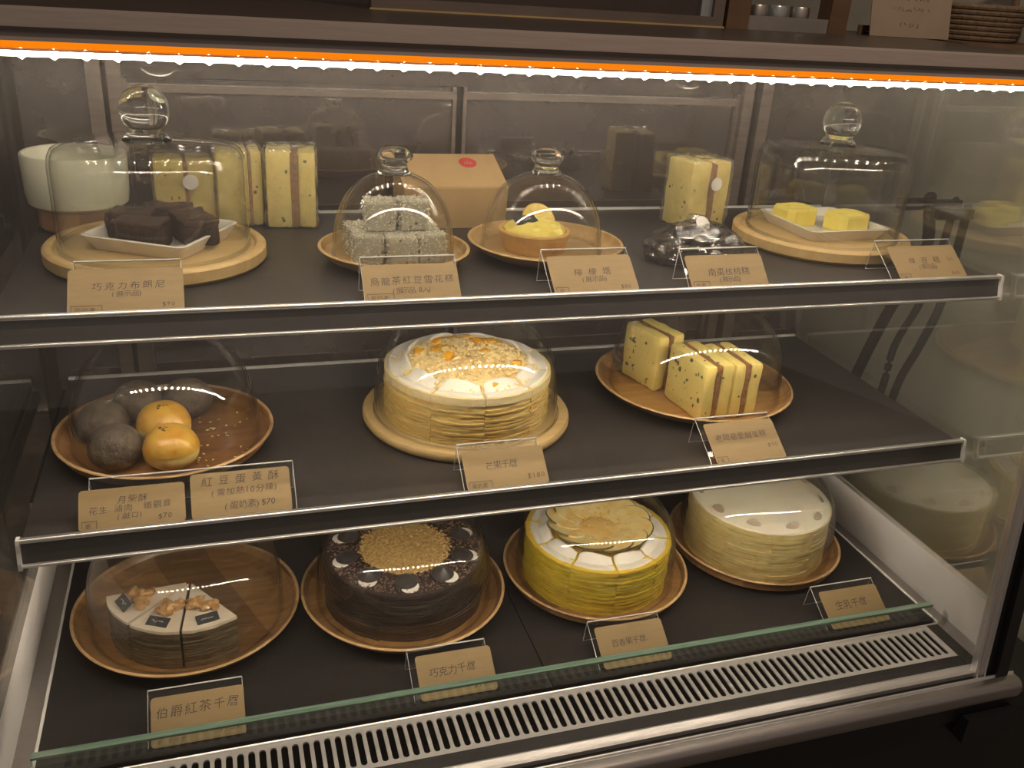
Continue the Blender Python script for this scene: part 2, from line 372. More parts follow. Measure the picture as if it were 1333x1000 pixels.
    def blob(s, c, r, sub=2, disp=0.1, dscale=3.0, seed=0, mi=None, rot=0.0):
        b = bmesh.new(); bmesh.ops.create_icosphere(b, subdivisions=sub, radius=1)
        rx, ry, rz = r if isinstance(r, (tuple, list)) else (r, r, r)
        R = Matrix.Rotation(rot, 3, 'Z')
        for v in b.verts:
            k = 1 + disp * noise.noise(v.co * dscale + Vector((seed * 5.1, seed * 2.7, seed)))
            v.co = R @ Vector((v.co.x * rx * k, v.co.y * ry * k, v.co.z * rz * k)) + Vector(c)
        s.bm(b, mi)
    def build(s, name, mats, parent=None, label=None, kind=None, local=False):
        me = bpy.data.meshes.new(name)
        b = Vector((0, 0, 0))
        if parent is not None and not local:
            b = base_of(parent)
            b.z -= ZO
        zo = 0 if parent is not None else (0 if local else ZO)
        me.from_pydata([(v.x - b.x, v.y - b.y, v.z - b.z + zo) for v in s.v], [], s.f)
        if not isinstance(mats, (list, tuple)): mats = [mats]
        for k in mats: me.materials.append(M[k] if isinstance(k, str) else k)
        me.polygons.foreach_set('material_index', s.m)
        me.polygons.foreach_set('use_smooth', s.sm)
        bb = bmesh.new(); bb.from_mesh(me); bmesh.ops.recalc_face_normals(bb, faces=bb.faces); bb.to_mesh(me); bb.free()
        if any(s.sm):
            try: me.set_sharp_from_angle(angle=math.radians(38))
            except Exception: pass
        me.update()
        o = bpy.data.objects.new(name, me); COL.objects.link(o)
        if parent is not None: o.parent = parent
        if label: o['label'] = label
        if kind: o['kind'] = kind
        return o

def copy_tree(o, parent=None):
    c = o.copy(); COL.objects.link(c); c.parent = parent
    for ch in list(o.children): copy_tree(ch, c)
    return c

def TF(loc=(0, 0, 0), rz=0.0, rx=0.0, ry=0.0, s=1.0):
    return Matrix.Translation(Vector(loc)) @ Matrix.Rotation(rz, 4, 'Z') @ Matrix.Rotation(ry, 4, 'Y') @ Matrix.Rotation(rx, 4, 'X') @ Matrix.Diagonal((s, s, s, 1))

# ------------------------------------------------------------------ handwriting glyphs
CARDS = {}
def gather_glyphs(chars):
    objs = []
    for ch in chars:
        c = bpy.data.curves.new('glyph', 'FONT'); c.body = ch; c.resolution_u = 2; c.offset = -0.005
        o = bpy.data.objects.new('glyph', c); COL.objects.link(o); objs.append((ch, o))
    dg = bpy.context.evaluated_depsgraph_get(); dg.update()
    G = {}
    for ch, o in objs:
        me = bpy.data.meshes.new_from_object(o.evaluated_get(dg))
        vs = [(v.co.x, v.co.y) for v in me.vertices]
        G[ch] = (vs, [tuple(p.vertices) for p in me.polygons])
        bpy.data.meshes.remove(me)
    for ch, o in objs:
        c = o.data; bpy.data.objects.remove(o); bpy.data.curves.remove(c)
    return G

ZT, ZM, ZD = 0.2108, -0.006, -0.283          # top of the upper shelf, of the middle shelf, of the deck
GL, GR = -0.012, 1.112                       # inner faces of the side glass
def glass_y(z): return -0.112 + 0.09 * (z + 0.285)

# ------------------------------------------------------------------ room
def room():
    def wall(name, mat, *b):
        m = MB(); m.box(*b); o = m.build(name, mat); o['kind'] = 'structure'
    wall('floor', 'floor', -4, 4, -5, 1.5, -1.16, -1.12)
    wall('wall_back', 'wallbrown', -1.6, 1.6, 1.42, 1.5, -1.12, 1.7)
    wall('wall_right', 'wallgreen', 1.36, 1.46, -0.35, 1.42, -1.12, 1.7)
room()

# ------------------------------------------------------------------ the display case
def slot_plate(m, x0, x1, y0, y1, z, pitch, sw, ym0, ym1):
    n = int(round((x1 - x0) / pitch)); p = (x1 - x0) / n; r = sw / 2
    for k in range(n):
        cx = x0 + (k + 0.5) * p; ax, bx = x0 + k * p, x0 + (k + 1) * p
        inn, outr = [], []
        for i in range(7):
            a = PI + PI * i / 6
            inn.append((cx + r * math.cos(a), ym0 + r + r * math.sin(a)))
        for i in range(7):
            a = PI * i / 6
            inn.append((cx + r * math.cos(a), ym1 - r + r * math.sin(a)))
        ox = [ax, ax, ax, cx, bx, bx, bx, bx, bx, bx, cx, ax, ax, ax]
        oy = [ym0 + r, (ym0 + y0) / 2, y0, y0, y0, (ym0 + y0) / 2, ym0 + r, ym1 - r, (ym1 + y1) / 2, y1, y1, y1, (ym1 + y1) / 2, ym1 - r]
        q = len(inn)
        vs = [(x, y, z) for x, y in inn] + [(x, y, z) for x, y in zip(ox, oy)] + [(x, y, z - 0.0022) for x, y in inn]
        fs = [(i, (i + 1) % q, q + (i + 1) % q, q + i) for i in range(q)] + [(i, 2 * q + i, 2 * q + (i + 1) % q, (i + 1) % q) for i in range(q)]
        m.add(vs, fs)

def led_row(tape, x0, x1, y, z, mat, pitch=0.0222, r=0.0034):
    base = base_of(tape)
    m = MB(); b = bmesh.new(); bmesh.ops.create_icosphere(b, subdivisions=1, radius=r); m.bm(b, smooth=False)
    led = m.build('led', mat, tape, local=True)
    n = int((x1 - x0) / pitch)
    for k in range(n + 1):
        o = led if k == 0 else led.copy()
        if k: COL.objects.link(o); o.parent = tape
        o.location = Vector((x0 + k * pitch, y, z + ZO)) - base

def display_case():
    C = thing('display_case', 'refrigerated glass pastry display case with steel vent grille and warm light strip', 'display case', (0.55, 0.15, -1.12))
    xl, xr = -0.06, 1.165
    m = MB(); m.box(xl, 1.30, -0.128, 0.43, -1.12, -0.345); m.build('lower_cabinet', 'blackfront', C)
    m = MB(); m.box(xl, xr, -0.02, 0.43, -0.345, -0.296); m.box(xl, xr, -0.10, -0.02, -0.345, -0.335); m.build('base_pan', 'cavity', C)
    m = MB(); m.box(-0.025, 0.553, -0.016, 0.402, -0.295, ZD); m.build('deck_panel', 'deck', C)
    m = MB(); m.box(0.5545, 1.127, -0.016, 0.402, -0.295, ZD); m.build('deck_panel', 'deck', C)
    m = MB(); m.box(1.127, 1.1302, -0.02, 0.402, -0.296, -0.2815); m.build('deck_edge_trim', 'whiteplastic', C)
    m = MB(); m.box(-0.0282, -0.025, -0.02, 0.402, -0.296, -0.2815); m.build('deck_edge_trim', 'whiteplastic', C)
    m = MB(); m.box(1.1302, 1.156, -0.10, 0.402, -0.30, -0.286); m.build('side_ledge', 'satin', C)
    m = MB(); m.box(-0.056, -0.0282, -0.10, 0.402, -0.30, -0.286); m.build('side_ledge', 'satin', C)
    for sgn, xi, xo, zt, xp in ((1, 1.1125, 1.151, -0.186, 1.1125), (-1, -0.022, -0.049, -0.135, -0.022)):
        m = MB()
        for y0, y1 in ((-0.106, 0.165), (0.1655, 0.402)):
            vs = [(xp, y0, zt), (xo, y0, -0.286), (xo + sgn * 0.01, y0, -0.286), (xp + sgn * 0.01, y0, zt)]
            vs += [(x, y1, z) for x, _, z in vs]
            m.add(vs, [(0, 1, 2, 3), (4, 7, 6, 5), (0, 4, 5, 1), (1, 5, 6, 2), (2, 6, 7, 3), (3, 7, 4, 0)])
        m.build('side_liner', 'panel', C)
        m = MB(); x0, x1 = (xi, xi + 0.006) if sgn > 0 else (xi - 0.006, xi)
        pr = [(glass_y(zt) + 0.004, zt), (0.402, zt), (0.402, 0.4565), (glass_y(0.4565) + 0.004, 0.4565)]
        m.prism_x(pr, x0, x1); m.build('side_glass', 'pane', C)
        # slanted corner post: steel face, black seal
        if sgn < 0: xi = -0.058
        m = MB(); zz = (-0.292, 0.446)
        x0, x1 = (xi - 0.006, xi + 0.012) if sgn > 0 else (xi - 0.012, xi + 0.006)
        m.prism_x([(glass_y(zz[0]) - 0.008, zz[0]), (glass_y(zz[0]) + 0.002, zz[0]), (glass_y(zz[1]) + 0.002, zz[1]), (glass_y(zz[1]) - 0.008, zz[1])], x0, x1)
        post = m.build('corner_post', 'steel', C)
        m = MB(); xa, xb = (xi + 0.012, xi + 0.022) if sgn > 0 else (xi - 0.022, xi - 0.012)
        m.prism_x([(glass_y(zz[0]) - 0.006, zz[0]), (glass_y(zz[0]) + 0.012, zz[0]), (glass_y(zz[1]) + 0.012, zz[1]), (glass_y(zz[1]) - 0.006, zz[1])], xa, xb)
        m.build('corner_seal', 'rubber', post)
        for xc_ in ((xi - 0.004, xi + 0.009) if sgn > 0 else (xi + 0.004, xi - 0.009)):
            m = MB(); m.tube([(xc_, glass_y(zz[0]) - 0.0085, zz[0]), (xc_, glass_y(zz[1]) - 0.0085, zz[1])], 0.0016, 8); m.build('post_bead', 'chrome', post)
        m = MB(); xa, xb = (xi + 0.022, xi + 0.040) if sgn > 0 else (xi - 0.040, xi - 0.022)
        m.prism_x([(glass_y(zz[0]) - 0.016, zz[0]), (glass_y(zz[0]) + 0.012, zz[0]), (glass_y(zz[1]) + 0.012, zz[1]), (glass_y(zz[1]) - 0.016, zz[1])], xa, xb)
        m.build('corner_cover', 'blackfront', post)
    m = MB(); z0, z1 = -0.280, 0.4440
    m.prism_x([(glass_y(z0) - 0.004, z0), (glass_y(z0) + 0.001, z0), (glass_y(z1) + 0.001, z1), (glass_y(z1) - 0.004, z1)], -0.052, GR - 0.007)
    m.build('front_glass', 'front', C)
    # header with the light strip
    m = MB(); m.prism_x([(-0.043, 0.4695), (-0.047, 0.4484), (-0.0175, 0.4484), (-0.0175, 0.4424), (0.0, 0.4424), (0.0, 0.4668), (-0.004, 0.4695)], GL - 0.03, GR + 0.03)
    hd = m.build('header', 'housing', C)
    m = MB(); m.box(GL - 0.03, GR + 0.03, -0.0485, -0.0462, 0.4552, 0.4580); m.build('header_groove', 'casetop', hd)
    m = MB(); m.prism_x([(-0.045, 0.4482), (-0.045, 0.4440), (-0.0235, 0.4414), (-0.018, 0.4418), (-0.018, 0.4482)], GL, GR); m.build('led_spill_glow', 'orange', C)  # glowing strip added for the LEDs' orange spill on the housing
    m = MB(); m.box(GL, GR, -0.0275, -0.0165, 0.4398, 0.4413); tp = m.build('led_tape', 'tape', C)
    m = MB(); m.prism_x([(-0.0220 + 0.0042 * math.cos(PI + PI * i / 8), 0.4392 + 0.0040 * math.sin(PI + PI * i / 8)) for i in range(9)], GL, GR, smooth=True); m.build('led_bloom_band', 'lens', tp)  # continuous glowing band added to imitate the bloom of the LEDs
    led_row(tp, 0.0, 1.105, -0.0220, 0.4376, 'led', 0.0222, 0.0043)
    m = MB(); m.box(GL + 0.01, GR - 0.01, 0.185, 0.197, 0.4545, 0.4565); tp = m.build('led_tape', 'tape', C)
    led_row(tp, 0.0, 1.1, 0.191, 0.4527, 'led_rear', 0.0275, 0.0032)
    m = MB(); m.box(GL - 0.03, GR + 0.03, 0.0, 0.43, 0.4565, 0.4668); m.build('top_panel', 'casetop', C)
    # vent, sill, rail and bumper at the foot of the front glass
    m = MB(); slot_plate(m, 0.0, 1.106, -0.0825, -0.0215, -0.287, 0.0118, 0.0073, -0.0765, -0.0280)
    m.box(-0.03, 0.0, -0.0825, -0.0215, -0.2892, -0.287); m.box(1.106, 1.112, -0.0825, -0.0215, -0.2892, -0.287)
    m.build('vent_grille', 'steel', C, label='slotted brushed steel vent plate')
    m = MB(); m.prism_x([(-0.0215, -0.296), (-0.0215, -0.2848), (-0.0203, -0.2842), (-0.0190, -0.2848), (-0.0190, -0.296)], -0.03, 1.13); m.build('vent_edge_trim', 'chrome', C)
    m = MB(); m.box(1.112, 1.131, -0.1005, -0.0215, -0.30, -0.2865); m.prism_x([(-0.083, -0.2868), (-0.083, -0.30), (-0.101, -0.30), (-0.101, -0.2905)], -0.03, 1.131); m.build('front_sill', 'darksteel', C)
    m = MB(); m.prism_x([(-0.1005, -0.30), (-0.1005, -0.2870), (-0.1045, -0.2845), (-0.1165, -0.2865), (-0.1165, -0.30)], xl, xr); m.build('front_rail', 'steel', C)
    m = MB(); m.prism_x([(-0.1165, -0.30), (-0.1165, -0.2925), (-0.1230, -0.2925), (-0.1230, -0.30)], xl, xr); m.build('rail_seal', 'rubber', C)
    m = MB(); m.tube([(xl, -0.1250, -0.2895), (xr, -0.1250, -0.2895)], 0.0017, 8); m.box(xl, xr, -0.1285, -0.1230, -0.30, -0.2905); m.build('rail_bead', 'chrome', C)
    pr = [(-0.1285, -0.345), (-0.1285, -0.2900)]
    for i in range(9):
        a = PI / 2 + PI / 2 * i / 8
        pr.append((-0.1345 + 0.010 * math.cos(a), -0.3000 + 0.010 * math.sin(a)))
    pr[0] = (-0.1285, -0.3170); pr += [(-0.1448, -0.308), (-0.1425, -0.3145), (-0.1370, -0.3170)]
    m = MB(); m.prism_x(pr, xl, xr, smooth=True); m.build('bumper', 'satin', C)
    m = MB(); m.box(xl, 1.30, -0.1362, -0.1285, -0.345, -0.3172); m.build('bumper_base', 'blackfront', C)
    m = MB(); m.box(1.085, 1.165, -0.1495, -0.1285, -0.372, -0.334); m.build('control_plate', 'rubber', C)
    for yc, zc, hw in ((0.237, 0.250, 0.0075), (0.189, 0.260, 0.0045), (0.164, 0.254, 0.0045)):
        m = MB(); m.box(1.119, 1.1775, yc - hw, yc + hw, zc - 0.006, zc + 0.008); m.build('cable_clip', 'rubber', C)
    # low retaining glass before the deck
    m = MB(); m.box(-0.024, 1.118, -0.0155, -0.0075, -0.283, -0.2580); rg = m.build('retaining_glass', 'strip', C)
    m = MB(); m.box(-0.024, 1.118, -0.0157, -0.0073, -0.2580, -0.2550); m.build('polished_edge', 'greenedge', rg)
    # back: two sliding doors between posts
    m = MB(); m.box(GL, 0.0635, 0.398, 0.43, -0.296, 0.4565); m.build('back_panel', 'door', C)
    m = MB(); m.box(0.984, GR, 0.398, 0.43, -0.296, 0.4565); m.build('back_panel', 'door', C)
    m = MB(); m.box(0.0635, 0.984, 0.412, 0.43, 0.372, 0.4565); m.build('back_panel', 'door', C)
    for x0, x1 in ((0.0635, 0.080), (0.086, 0.102), (0.937, 0.953), (0.966, 0.984)):
        m = MB(); m.box(x0, x1, 0.392, 0.412, -0.283, 0.415); m.build('back_post', 'doorframe', C)
    for x0, x1, y in ((0.102, 0.510, 0.402), (0.5205, 0.937, 0.408)):
        m = MB(); m.box(x0, x1, y, y + 0.006, -0.27, 0.372); d = m.build('back_door', 'door', C)
        m = MB(); m.box(x0 + 0.005, x1 - 0.005, y - 0.006, y, 0.357, 0.366); m.build('door_rail', 'doorframe', d)
        m = MB(); m.box(x0 + 0.005, x1 - 0.005, y - 0.004, y, -0.27, -0.255); m.build('door_rail', 'doorframe', d)
        m = MB(); m.box(x0, x0 + 0.005, y - 0.006, y, -0.27, 0.372); m.build('door_stile', 'doorframe', d)
        m = MB(); m.box(x1 - 0.005, x1, y - 0.006, y, -0.27, 0.372); m.build('door_stile', 'doorframe', d)
    return C
display_case()

def shelf(name, label, y0, z, led_mat, back_trim):
    """z: top edge of the price channel; the board lies just under it."""
    S = thing(name, label, 'shelf', (0.55, 0.2, z - 0.018))
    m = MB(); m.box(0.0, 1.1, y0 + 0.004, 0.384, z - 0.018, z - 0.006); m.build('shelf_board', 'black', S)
    m = MB(); m.prism_x([(y0 + 0.002, z - 0.001), (y0 - 0.004, z - 0.026), (y0 - 0.001, z - 0.026), (y0 + 0.005, z - 0.001)], 0.0, 1.1)
    f = m.build('price_channel', 'fascia', S)
    m = MB(); m.prism_x([(y0 - 0.0012, z - 0.0035), (y0, z), (y0 + 0.0045, z), (y0 + 0.0045, z - 0.006), (y0 + 0.002, z - 0.0035)], 0.0, 1.1); m.tube([(0, y0 - 0.0002, z - 0.0012), (1.1, y0 - 0.0002, z - 0.0012)], 0.0021, 10); m.build('top_edge', 'chrome', f)
    m = MB(); m.prism_x([(y0 - 0.0068, z - 0.0275), (y0 - 0.0062, z - 0.025), (y0 - 0.003, z - 0.0245), (y0 + 0.001, z - 0.0275)], 0.0, 1.1); m.tube([(0, y0 - 0.0062, z - 0.0258), (1.1, y0 - 0.0062, z - 0.0258)], 0.0013, 10); m.build('bottom_edge', 'chrome', f)
    m = MB(); m.box(0.0, 1.1, y0 - 0.003, y0 + 0.014, z - 0.0295, z - 0.0277); m.build('under_lip', 'tape', f)
    for x in (-0.0035, 1.1):
        m = MB(); m.prism_x([(y0 + 0.006, z + 0.0005), (y0 - 0.002, z + 0.0005), (y0 - 0.0035, z - 0.004), (y0 - 0.0045, z - 0.012), (y0 - 0.0075, z - 0.022), (y0 - 0.0085, z - 0.029), (y0 - 0.002, z - 0.029), (y0 + 0.002, z - 0.012)], x, x + 0.0035)
        m.build('end_cap', 'whiteplastic', f)
    m = MB(); m.box(0.0, 1.1, 0.384, 0.3875, z - 0.018, z + back_trim); m.build('back_trim', 'whiteplastic', S)  # white colour stands in for LED light mirrored in the chrome trim
    m = MB(); m.box(0.005, 1.095, y0 + 0.0110, y0 + 0.0210, z - 0.0192, z - 0.018); tp = m.build('led_tape', 'tape', S)
    led_row(tp, 0.012, 1.09, y0 + 0.0160, z - 0.0215, led_mat, 0.0222, 0.0039)
    for x in (-0.008, 1.1005):
        m = MB(); m.box(x, x + 0.0075, 0.10, 0.384, z - 0.030, z - 0.019); m.build('bracket', 'darksteel', S)
    return S
shelf('display_shelf', 'upper black display shelf with glossy dark price channel along its front', 0.0165, 0.2168, 'led2', -0.003)
shelf('display_shelf', 'middle black display shelf holding three round domed plates', 0.0, 0.0, 'led2', -0.0025)

# ------------------------------------------------------------------ boards, plates, cloches
def cake_board(label, x, y, z, r, group=None, mat='lightwood'):
    t = thing('cake_board', label, 'board', (x, y, z + 0.0003), group)
    m = MB(); m.lathe([(0, 0), (r - 0.004, 0), (r, 0.004), (r, 0.015), (r - 0.002, 0.0172), (r - 0.005, 0.018), (r - 0.009, 0.018), (r - 0.0105, 0.0172), (r - 0.012, 0.0142), (r - 0.018, 0.0140), (r - 0.020, 0.0150), (0, 0.0152)], 72)
    m.build('board', mat, t, local=True)
    return t

def flat_board(label, x, y, z, r):
    t = thing('cake_board', label, 'board', (x, y, z + 0.0003))
    m = MB(); m.lathe([(0, 0), (r - 0.006, 0), (r - 0.002, 0.002), (r, 0.006), (r, 0.0105), (r - 0.002, 0.0135), (r - 0.006, 0.0145), (r - 0.013, 0.0145), (r - 0.0145, 0.0125), (r - 0.018, 0.0125), (r - 0.0195, 0.0142), (0, 0.0142)], 72)
    m.build('board', 'beech', t, local=True)
    return t

def saucer(name, label, x, y, z, r, h, mat, floor_r=0.80, group=None, rimmat=None, rz=0.0):
    t = thing(name, label, 'plate', (x, y, z + 0.0003), group); t.rotation_euler = (0, 0, rz)
    m = MB()
    f = r * floor_r
    m.lathe([(0, 0.0), (r * 0.60, 0.0), (r * 0.72, 0.0015), (r * 0.93, h * 0.62), (r - 0.0006, h - 0.002)], 72)
    m.lathe([(r - 0.0045, h - 0.0015), (r * 0.94, h * 0.72), (f + 0.004, 0.0085), (f - 0.002, 0.0072), (f * 0.6, 0.0070), (0, 0.0070)], 72)
    m.build('dish', mat, t, local=True)
    m = MB(); m.lathe([(r - 0.0006, h - 0.002), (r, h - 0.001), (r - 0.0008, h), (r - 0.0035, h), (r - 0.0045, h - 0.0015)], 72)
    m.build('rim', rimmat or mat, t, local=True)
    return t

def superdome(R, H, e=2.7, n=22, flare=0.0):
    pts = []
    for i in range(n + 1):
        a = PI / 2 * i / n
        r = R * max(0.0, math.cos(a)) ** (2 / e); z = H * max(0.0, math.sin(a)) ** (2 / e)
        pts.append((r, z))
    return pts

def shell(m, outer, t):
    """Closed glass wall of thickness T below an outline that ends on the axis."""
    inner = []
    for i, (r, z) in enumerate(outer):
        a = outer[max(i - 1, 0)]; b = outer[min(i + 1, len(outer) - 1)]
        d = Vector((b[0] - a[0], b[1] - a[1])).normalized()
        nx, nz = -d.y, d.x       # inward
        if nx > 0: pass
        q = (max(0.0, r - abs(d.y) * t), max(0.0 if i else outer[0][1], z - abs(d.x) * t))
        inner.append(q)
    inner[-1] = (0.0, outer[-1][1] - t)
    outer = list(outer); outer[-1] = (0.0, outer[-1][1])
    m.lathe(outer, 72); m.lathe(list(reversed(inner)), 72)
    m.lathe([(inner[0][0], inner[0][1]), (outer[0][0], outer[0][1])], 72)

def bell_cloche(label, x, y, z, R, H, e, knob, group=None):
    """Rounded glass bell; KNOB: (neck radius, head radius, height)."""
    t = thing('glass_cloche', label, 'cloche', (x, y, z), group)
    m = MB(); shell(m, superdome(R, H, e), 0.0026)
    m.lathe([(R + 0.0012, 0.0012), (R + 0.0012, 0.0036), (R - 0.002, 0.0040), (R - 0.0032, 0.0015)], 72, closed=True)
    m.build('bell', 'dome', t, local=True)
    nr, hr, kh = knob
    m = MB(); b = H - 0.0012
    m.lathe([(0, b), (nr * 1.35, b), (nr * 1.08, b + kh * 0.14), (nr * 0.98, b + kh * 0.34), (nr * 1.12, b + kh * 0.46), (hr * 0.96, b + kh * 0.58), (hr, b + kh * 0.68), (hr * 0.93, b + kh * 0.80), (hr * 0.66, b + kh * 0.93), (hr * 0.3, b + kh * 0.99), (0, b + kh)], 40)
    m.build('knob', 'knob', t, local=True)
    return t

def drum_cloche(label, x, y, z, R, H, knob_r, group=None):
    """Straight-sided cloche with a shoulder, a gently sloping top and a ball knob."""
    t = thing('glass_cloche', label, 'cloche', (x, y, z), group)
    m = MB()
    o = [(R, 0.0), (R * 1.002, H * 0.3), (R * 1.004, H * 0.62), (R * 1.002, H * 0.79), (R * 0.988, H * 0.87), (R * 0.955, H * 0.925), (R * 0.89, H * 0.962), (R * 0.72, H * 0.984), (R * 0.5, H * 0.995), (R * 0.3, H * 1.005), (R * 0.22, H * 1.01), (0, H * 1.012)]
    shell(m, o, 0.0028)
    m.lathe([(R + 0.0012, 0.0010), (R + 0.0012, 0.0036), (R - 0.002, 0.0042), (R - 0.0034, 0.0015)], 72, closed=True)
    m.build('drum', 'dome', t, local=True)
    k = knob_r; b = H * 1.011
    prof = [(0, b), (k * 0.98, b), (k * 0.86, b + k * 0.20), (k * 0.72, b + k * 0.34), (k * 0.74, b + k * 0.48)]
    cz = b + k * 1.22
    for i in range(13):
        a = -math.radians(44) + (PI / 2 + math.radians(44)) * i / 12
        prof.append((k * math.cos(a) if i < 12 else 0.0, cz + k * math.sin(a)))
    m = MB(); m.lathe(prof, 40); m.build('knob', 'knob', t, local=True)
    return t

def square_tray(label, x, y, z, half_diag, h, rz):
    t = thing('serving_tray', label, 'tray', (x, y, z)); t.rotation_euler = (0, 0, rz)
    def ring(s, c, z):
        pts = []
        for q in range(4):
            a0 = PI / 4 + q * PI / 2
            cx, cy = math.copysign(s - c, math.cos(a0)), math.copysign(s - c, math.sin(a0))
            for i in range(5):
                a = q * PI / 2 + PI / 2 * i / 4
                pts.append((cx + c * math.cos(a), cy + c * math.sin(a), z))
        return pts
    s = half_diag * 0.735
    rings = [ring(s * 0.80, 0.008, 0), ring(s * 0.86, 0.010, 0.0), ring(s * 0.985, 0.010, h * 0.85), ring(s, 0.010, h * 0.97), ring(s - 0.001, 0.010, h), ring(s - 0.004, 0.009, h), ring(s - 0.0055, 0.008, h * 0.93), ring(s * 0.86, 0.008, 0.0045), ring(s * 0.78, 0.006, 0.0038)]
    m = MB(); n = 20
    vs = [p for r in rings for p in r]
    fs = [(k * n + i, k * n + (i + 1) % n, (k + 1) * n + (i + 1) % n, (k + 1) * n + i) for k in range(len(rings) - 1) for i in range(n)]
    fs += [tuple(reversed(range(n))), tuple(range((len(rings) - 1) * n, len(rings) * n))]
    m.add(vs, fs, smooth=True); m.build('dish', 'porcelain', t, local=True)
    return t

# upper shelf
cake_board('thick pale round board holding the tray of brownies', 0.1355, 0.2010, ZT, 0.1125, 'thick grooved wooden boards')
drum_cloche('large straight-sided glass cloche with ball knob over the brownies', 0.1350, 0.2010, ZT + 0.0150, 0.0965, 0.1085, 0.0247)
square_tray('square white tray under the brownies', 0.1410, 0.2060, ZT + 0.0157, 0.0815, 0.016, math.radians(-30))
cake_board('thick pale round board holding the tray of yellow mung bean cakes', 0.9649, 0.1972, ZT, 0.1145, 'thick grooved wooden boards')
drum_cloche('large straight-sided glass cloche with ball knob over the mung bean cakes', 0.9649, 0.1972, ZT + 0.0150, 0.0975, 0.1125, 0.0240)
square_tray('square white tray under the two yellow mung bean cakes', 0.9700, 0.2020, ZT + 0.0157, 0.0850, 0.015, math.radians(2))
saucer('wooden_saucer', 'pale wooden saucer under the grey coconut-dusted cubes', 0.3843, 0.1622, ZT, 0.0842, 0.019, 'saucer', 0.845)
bell_cloche('small glass bell cloche over the grey coconut-dusted cubes', 0.3825, 0.1590, ZT + 0.0078, 0.0672, 0.0935, 2.4, (0.0138, 0.0202, 0.0275))
saucer('wooden_saucer', 'pale wooden saucer under the lemon tart', 0.5670, 0.1740, ZT, 0.0925, 0.019, 'saucer', 0.845)
bell_cloche('small glass bell cloche over the lemon tart', 0.5600, 0.1700, ZT + 0.0078, 0.0710, 0.0910, 2.4, (0.0138, 0.0190, 0.0275))
# middle shelf
saucer('wooden_plate', 'dark wooden plate under the round pastries, mostly bare on one side', 0.1264, 0.1843, ZM, 0.1192, 0.022, 'acacia3', 0.90, rimmat='rim')
bell_cloche('wide clear dome over the charcoal and golden round pastries', 0.128, 0.1830, ZM + 0.0078, 0.102, 0.128, 2.6, (0.010, 0.015, 0.020))
flat_board('flat pale beech board under the mango crepe cake', 0.4850, 0.1930, ZM, 0.1310)
bell_cloche('wide clear dome over the mango crepe cake', 0.4820, 0.1860, ZM + 0.0130, 0.1150, 0.128, 3.0, (0.010, 0.015, 0.020))
saucer('wooden_plate', 'brown wooden plate with raised rim under the savoury sponge slabs', 0.8160, 0.2105, ZM, 0.1363, 0.022, 'acacia', 0.86, rimmat='rim')
bell_cloche('wide clear dome over the savoury sponge slabs', 0.8160, 0.2080, ZM + 0.0078, 0.1170, 0.130, 2.8, (0.010, 0.015, 0.020))
# deck
saucer('wooden_plate', 'dark wooden plate under the last three slices of earl grey crepe cake', 0.1292, 0.2209, ZD, 0.1410, 0.024, 'acacia2', 0.88, rimmat='rim')
bell_cloche('wide clear dome over three slices of earl grey crepe cake', 0.1292, 0.2202, ZD + 0.0078, 0.1200, 0.128, 3.6, (0.010, 0.015, 0.020))
saucer('wooden_plate', 'dark wooden plate under the chocolate crepe cake', 0.4096, 0.1990, ZD, 0.1388, 0.024, 'acacia2', 0.88, rimmat='rim', rz=0.8)
bell_cloche('wide clear dome over the chocolate crepe cake', 0.4098, 0.1992, ZD + 0.0078, 0.1180, 0.128, 3.6, (0.010, 0.015, 0.020))
saucer('wooden_plate', 'brown wooden plate under the yellow passion fruit crepe cake', 0.6897, 0.1901, ZD, 0.1339, 0.024, 'acacia2', 0.905, rimmat='rim', rz=1.9)
bell_cloche('wide clear dome over the yellow passion fruit crepe cake', 0.6895, 0.1910, ZD + 0.0078, 0.1145, 0.128, 3.6, (0.010, 0.015, 0.020))
saucer('wooden_plate', 'brown wooden plate under the white milk crepe cake', 0.9630, 0.2050, ZD, 0.1310, 0.024, 'acacia2', 0.925, rimmat='rim', rz=2.7)
bell_cloche('wide clear dome over the white milk crepe cake', 0.9625, 0.2052, ZD + 0.0078, 0.1165, 0.135, 3.6, (0.010, 0.015, 0.020))

# ------------------------------------------------------------------ upper shelf food
def brownies():
    zt = ZT + 0.0157 + 0.0042
    for i, (x, y, rz, sx, sy, lab) in enumerate((
            (0.1230, 0.1790, -0.36, 0.050, 0.034, 'glossy dark brownie at the front of the white tray, cracked top'),
            (0.1740, 0.1960, 0.30, 0.036, 0.056, 'dark brownie turned lengthwise beside the other three'),
            (0.1110, 0.2180, -0.30, 0.044, 0.034, 'dark brownie directly behind the glossy front brownie'),
            (0.1480, 0.2390, -0.16, 0.046, 0.032, 'dark brownie at the back of the white tray'))):
        t = thing('brownie', lab, 'brownie', (x, y, zt), 'brownies on the white tray')
        t.rotation_euler = (0, 0, rz)
        m = MB(); m.rbox(sx, sy, 0.024, 0.002, 1, None, None, 4, 0.0022, 110, i); m.build('crumb', 'browniein', t, local=True)
        m = MB(); m.rbox(sx + 0.001, sy + 0.001, 0.007, 0.0022, 2, TF((0, 0, 0.0215)), None, 5, 0.0024, 75, i + 9); m.build('crust_top', 'brownie', t, local=True)
brownies()

